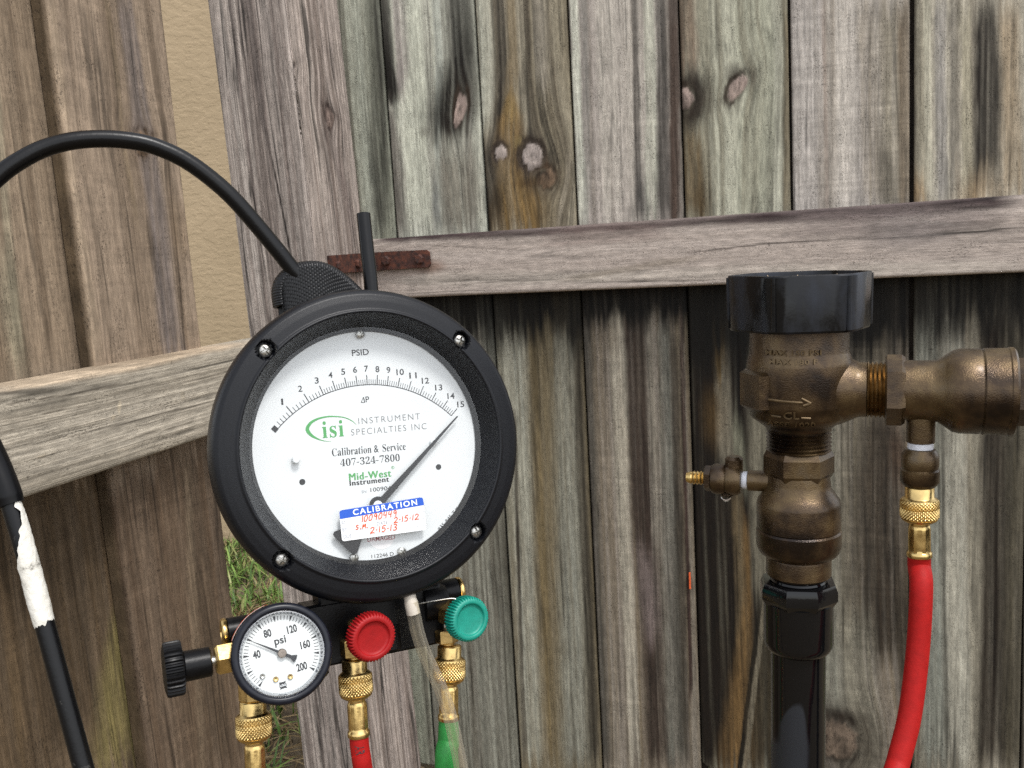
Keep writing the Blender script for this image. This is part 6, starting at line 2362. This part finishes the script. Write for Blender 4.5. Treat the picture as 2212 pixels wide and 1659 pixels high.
# small lug underneath
ball2 = q.build('outlet_valve_body', M_bronze, valve, sharp=30)
q = MB()
Rh2 = ro(72)
q.lathe([(Rh2, xo(2186)), (Rh2, xo(2230))], 6, frame((0, 0, zo), (1, 0, 0), (0, 0.15, 1)), smooth=False)
q.build('hex_nut', M_bronze, valve)
xE = xo(2330)
q = MB()
pr_ = vr(58, 1500)
pth = [(xo(2228), 0, zo), (xE - 0.03, 0, zo), (xE - 0.008, 0, zo - 0.004), (xE, 0, zo - 0.03), (xE, 0, zo - 0.06), (xE, 0, 0.0)]
q.tube(catmull(pth, 8), pr_, 32)
q.build('outlet_pipe', M_pvc, valve)

# riser: octagonal adaptor and pipe
q = MB()
q.lathe(lp([(20, 1250), (60, 1250), (62, 1256), (60, 1260), (62, 1264), (60, 1268), (58, 1270), (20, 1270)]), 48)
Ro = vr(89, 1285)
z0, z1 = vh(1312), vh(1266)
om2 = frame((0, 0, 0), (0, 0, 1), (math.cos(fang + PI / 8 + 0.1), math.sin(fang + PI / 8 + 0.1), 0))
q.lathe([(Ro * 0.86, z0 - 0.001), (Ro, z0 + 0.003), (Ro * 1.0, z1 - 0.0035), (Ro * 0.93, z1), (Ro * 0.75, z1 + 0.0003), (Ro * 0.70, z1 - 0.003)], 8, om2, smooth=False)
q.lathe(lp([(70, 1306), (77, 1310), (77, 1396), (75, 1406), (70, 1414), (60, 1420), (20, 1421)]), 64)
ad = q.build('pipe_adaptor', M_pvc, valve, sharp=30)
tag(ad, 'black plastic threaded adaptor, wet')
q = MB()
q.lathe([(vr(60, 1500), -0.05), (vr(60, 1500), vh(1412))], 64)
q.build('riser_pipe', M_pvc, valve)

# test cock at the left
zc = vh(1041, 1600)
xc = lambda x: vx(x, 1041) / (XV @ GD)
rc_ = lambda hw: vr(hw, 1041)
cm = frame((0, 0, zc), (-1, 0, 0), (0, 0, 1))
q = MB()
q.lathe([(rc_(24), -xc(1668)), (rc_(24), -xc(1619)), (rc_(20), -xc(1617))], 32, cm)
q.build('cock_stub', M_bronze, valve)
q = MB()
q.lathe([(rc_(20), -xc(1620)), (rc_(20.5), -xc(1612)), (rc_(20), -xc(1604))], 32, cm)
q.build('thread_tape', M_tape, valve)
q = MB()
q.lathe([(rc_(20), -xc(1606)), (rc_(31), -xc(1604)), (rc_(36), -xc(1596)), (rc_(36), -xc(1575)), (rc_(33), -xc(1571)), (rc_(36), -xc(1567)), (rc_(36), -xc(1548)), (rc_(32), -xc(1540)), (rc_(20), -xc(1538))], 40, cm)
q.lathe([(rc_(28), -xc(1540)), (rc_(31), -xc(1538)), (rc_(31), -xc(1526)), (rc_(26), -xc(1523))], 6, cm, smooth=False)
q.lathe([(rc_(21), 0), (rc_(21), vh(994) - vh(1041)), (rc_(15), vh(988) - vh(1041))], 28, frame((xc(1588), 0, zc), (0, 0, 1)))
q.lathe([(rc_(16), 0), (rc_(15), vh(1041) - vh(1076)), (rc_(9), vh(1041) - vh(1080))], 28, frame((xc(1573), 0, zc), (0, 0, -1)))
cock = q.build('test_cock', M_bronze, valve, sharp=40)
q = MB()
q.lathe(thread(rc_(16.5), -xc(1527), -xc(1497), 4, 0.0007) + [(rc_(15), -xc(1494)), (rc_(11), -xc(1484)), (rc_(5), -xc(1483)), (rc_(4), -xc(1488))], 36, cm)
q.build('flare_tip', M_brass, valve)
q = MB()
q.lathe([(0, -0.0052), (0.0013, -0.0048), (0.0025, -0.0032), (0.0029, -0.0012), (0.0026, 0.0006), (0.0, 0.0008)], 24, frame((xc(1571), -0.001, vh(1067, 1600)), (0, 0, 1)))
m_, n__, b__ = mat_new('water_drop')
b__.inputs['Transmission Weight'].default_value = 1.0
b__.inputs['IOR'].default_value = 1.33
b__.inputs['Roughness'].default_value = 0.0
q.build('water_drop', m_, None).matrix_world = mw(VM)
tag(bpy.data.objects['water_drop'], 'clear water drop hanging under the left test cock', 'water drop')

# tee down from the outlet with tape, cast coupling, then the red hose
xt = (xo(1991))
q = MB()
q.lathe([(rc_(29), zo - 0.008), (rc_(29), vh(946, 1991)), (rc_(26), vh(948, 1991))][::-1], 36, frame((xt, 0, 0), (0, 0, 1)))
q.build('cock_stub', M_bronze, valve)
H2 = lambda y: vh(y, 1991)
q = MB()
q.lathe([(rc_(26), H2(962)), (rc_(26.5), H2(955)), (rc_(26), H2(946))], 32, frame((xt, 0, 0), (0, 0, 1)))
q.build('thread_tape', M_tape, valve)
q = MB()
q.lathe([(rc_(p_), H2(y)) for p_, y in ((18, 1046), (30, 1042), (36, 1036), (40, 1030), (40, 1006), (36, 1003), (38, 996), (38, 974), (34, 968), (31, 962), (26, 960))], 44, frame((xt, 0, 0), (0, 0, 1)))
q.lathe([(rc_(15), H2(1056)), (rc_(15), H2(1040))], 28, frame((xt, 0, 0), (0, 0, 1)))
q.build('test_cock', M_bronze, valve, sharp=40)
top4 = (VM @ np.array([xt, 0, H2(1041), 1]))[:3]
dep4 = -(MCAM.T @ (top4 - CAM))[2]
b4 = top4 + np.array([0, 0, -0.1])
e4 = [at(1990, 1270, dep4), at(1983, 1400, dep4), at(1966, 1540, dep4 - 0.002), at(1942, 1640, dep4 - 0.005), at(1910, 1760, dep4 - 0.01)]
hose('test_hose', 'plain red hose hanging from the bronze valve at the right', 'hose', top4, b4, M_red_hose, e4 + ground_end(e4[-1], -0.1, -0.02), r=0.0052, s=1.02, sl=0.9)

# ================================================================== SHEPHERD HOOK that carries the gauge
hk = [(785, 462, .505), (793, 540, .503), (801, 612, .501), (800, 655, .500), (775, 680, .498), (735, 666, .497), (690, 630, .497), (640, 590, .494), (600, 541, .490), (550, 481, .485), (500, 425, .480), (450, 381, .476), (400, 346, .472),
      (350, 322, .468), (300, 307, .464), (230, 300, .459), (160, 304, .454), (100, 319, .450), (50, 343, .446), (0, 378, .442), (-60, 440, .437), (-110, 540, .432), (-125, 660, .428), (-100, 790, .424), (-60, 900, .42), (-5, 1010, .418), (45, 1160, .416), (97, 1350, .414), (170, 1620, .41)]
hp = [at(*t) for t in hk]
dlast = unit(hp[-1] - hp[-2])
hp.append(hp[-1] + dlast * (hp[-1][2] + 0.05) / -dlast[2])
hkm = frame((hp[-1][0], hp[-1][1], 0), UP, (1, 0, 0))
hook = empty('shepherd_hook', hkm)
tag(hook, 'bent black steel hook rod arching over the left and carrying the gauge', 'hook')
hi = inv(hkm)
hc = catmull(hp, 14)
q = MB()
n_ = len(hc)
rr = np.full(n_, 0.0043)
rr[:14 * 4] = 0.0038
q.tube(xf(hc, hi), rr, 28)


def rod_mat():
    m, n, b = mat_new('scuffed_black_rod')
    nz = noise_node(n, 90, 6, 0.7)
    r = ramp(n, nz.outputs['Fac'], [(0.64, (0.003, 0.003, 0.0035)), (0.70, (0.055, 0.052, 0.048))])
    n.links.new(r.outputs[0], b.inputs['Base Color'])
    b.inputs['Roughness'].default_value = 0.30
    b.inputs['Specular IOR Level'].default_value = 0.25
    bump(n, b, noise_node(n, 400, 3).outputs['Fac'], 0.15, 0.0005)
    return m


q.build('rod', rod_mat(), hook)


def sleeve(name, label, pxs, rad, mat, rag=0.0, seed=1):
    p_ = catmull([xf([at(*t)], hi)[0] for t in pxs], 14)
    n = len(p_)
    q_ = MB()
    q_.tube(p_, rad, 30, caps=True)
    o_ = q_.build(name, mat, hook)
    if label:
        tag(o_, label)
    return o_


def peeled():
    m, n, b = mat_new('bare_white_patch')
    nz = noise_node(n, 120, 5, 0.65)
    r = ramp(n, nz.outputs['Fac'], [(0.30, (0.10, 0.09, 0.075)), (0.40, (0.55, 0.53, 0.47)), (0.7, (0.68, 0.66, 0.60))])
    n.links.new(r.outputs[0], b.inputs['Base Color'])
    b.inputs['Roughness'].default_value = 0.7
    bump(n, b, noise_node(n, 260, 4).outputs['Fac'], 0.6, 0.001)
    return m


pp_ = catmull([at(*t) for t in ((22, 1085, .4161), (45, 1160, .416), (70, 1250, .415), (96, 1348, .414))], 26)
n_ = len(pp_)
tg = np.gradient(pp_, axis=0)
tg /= np.linalg.norm(tg, axis=1)[:, None]
q = MB()
na = 36
V_ = []
for i in range(n_):
    f_ = i / (n_ - 1)
    fc = unit(CAM - pp_[i])
    fc = unit(fc - tg[i] * (fc @ tg[i]))
    sd2 = np.cross(fc, tg[i])
    sd2 = sd2 if (MCAM.T @ sd2)[0] > 0 else -sd2
    jit = lambda k: (fbm(f_ * 14 + k * 9.3, k * 3.1, 3, 77) - 0.5)
    a0 = np.interp(f_, [0, 0.25, 0.45, 0.6, 1], [35, 5, -40, -80, -95]) + 55 * jit(1)
    a1 = np.interp(f_, [0, 0.15, 1], [75, 100, 105]) + 25 * jit(2)
    for a in np.radians(np.linspace(a0, a1, na)):
        bump_ = 0.0003 + 0.0004 * fbm(f_ * 30, a * 3, 2, 5)
        edge_ = min(1.0, 0.25 + 6 * min(f_, 1 - f_))
        shift = tg[i] * 0.004 * (fbm(a * 2.5, f_ * 2, 3, 9) - 0.5) * (1 if f_ in (0.0, 1.0) else 0.6)
        V_.append(pp_[i] + shift + (0.0042 + bump_ * edge_) * (math.cos(a) * fc + math.sin(a) * sd2))
q.add(xf(V_, hi), [(i * na + j_, i * na + j_ + 1, (i + 1) * na + j_ + 1, (i + 1) * na + j_) for i in range(n_ - 1) for j_ in range(na - 1)])
tag(q.build('bare_patch', peeled(), hook), 'white patch where the black covering is peeled off')
seg = [(-60, 900, .42), (-34, 950, .419), (-10, 1000, .418), (10, 1050, .417), (24, 1090, .4165)]
sleeve('tape_wrap', 'thick black tape wrap', seg, np.interp(np.linspace(0, 1, 57), [0, 0.9, 1], [0.0060, 0.0060, 0.0054]), M_black_gloss)

# orange sliver caught between two gate boards
q = MB()
oc = hit(1490, 1255, P_board + GN * 0.004, GN)
q.box((-0.0011, -0.0005, -0.012), (0.0011, 0.0025, 0.012), frame(oc, UP, GD), bev=0.0003)
tag(q.build('orange_strip', M_orange, None), 'thin orange plastic sliver stuck between two gate boards', 'strip')
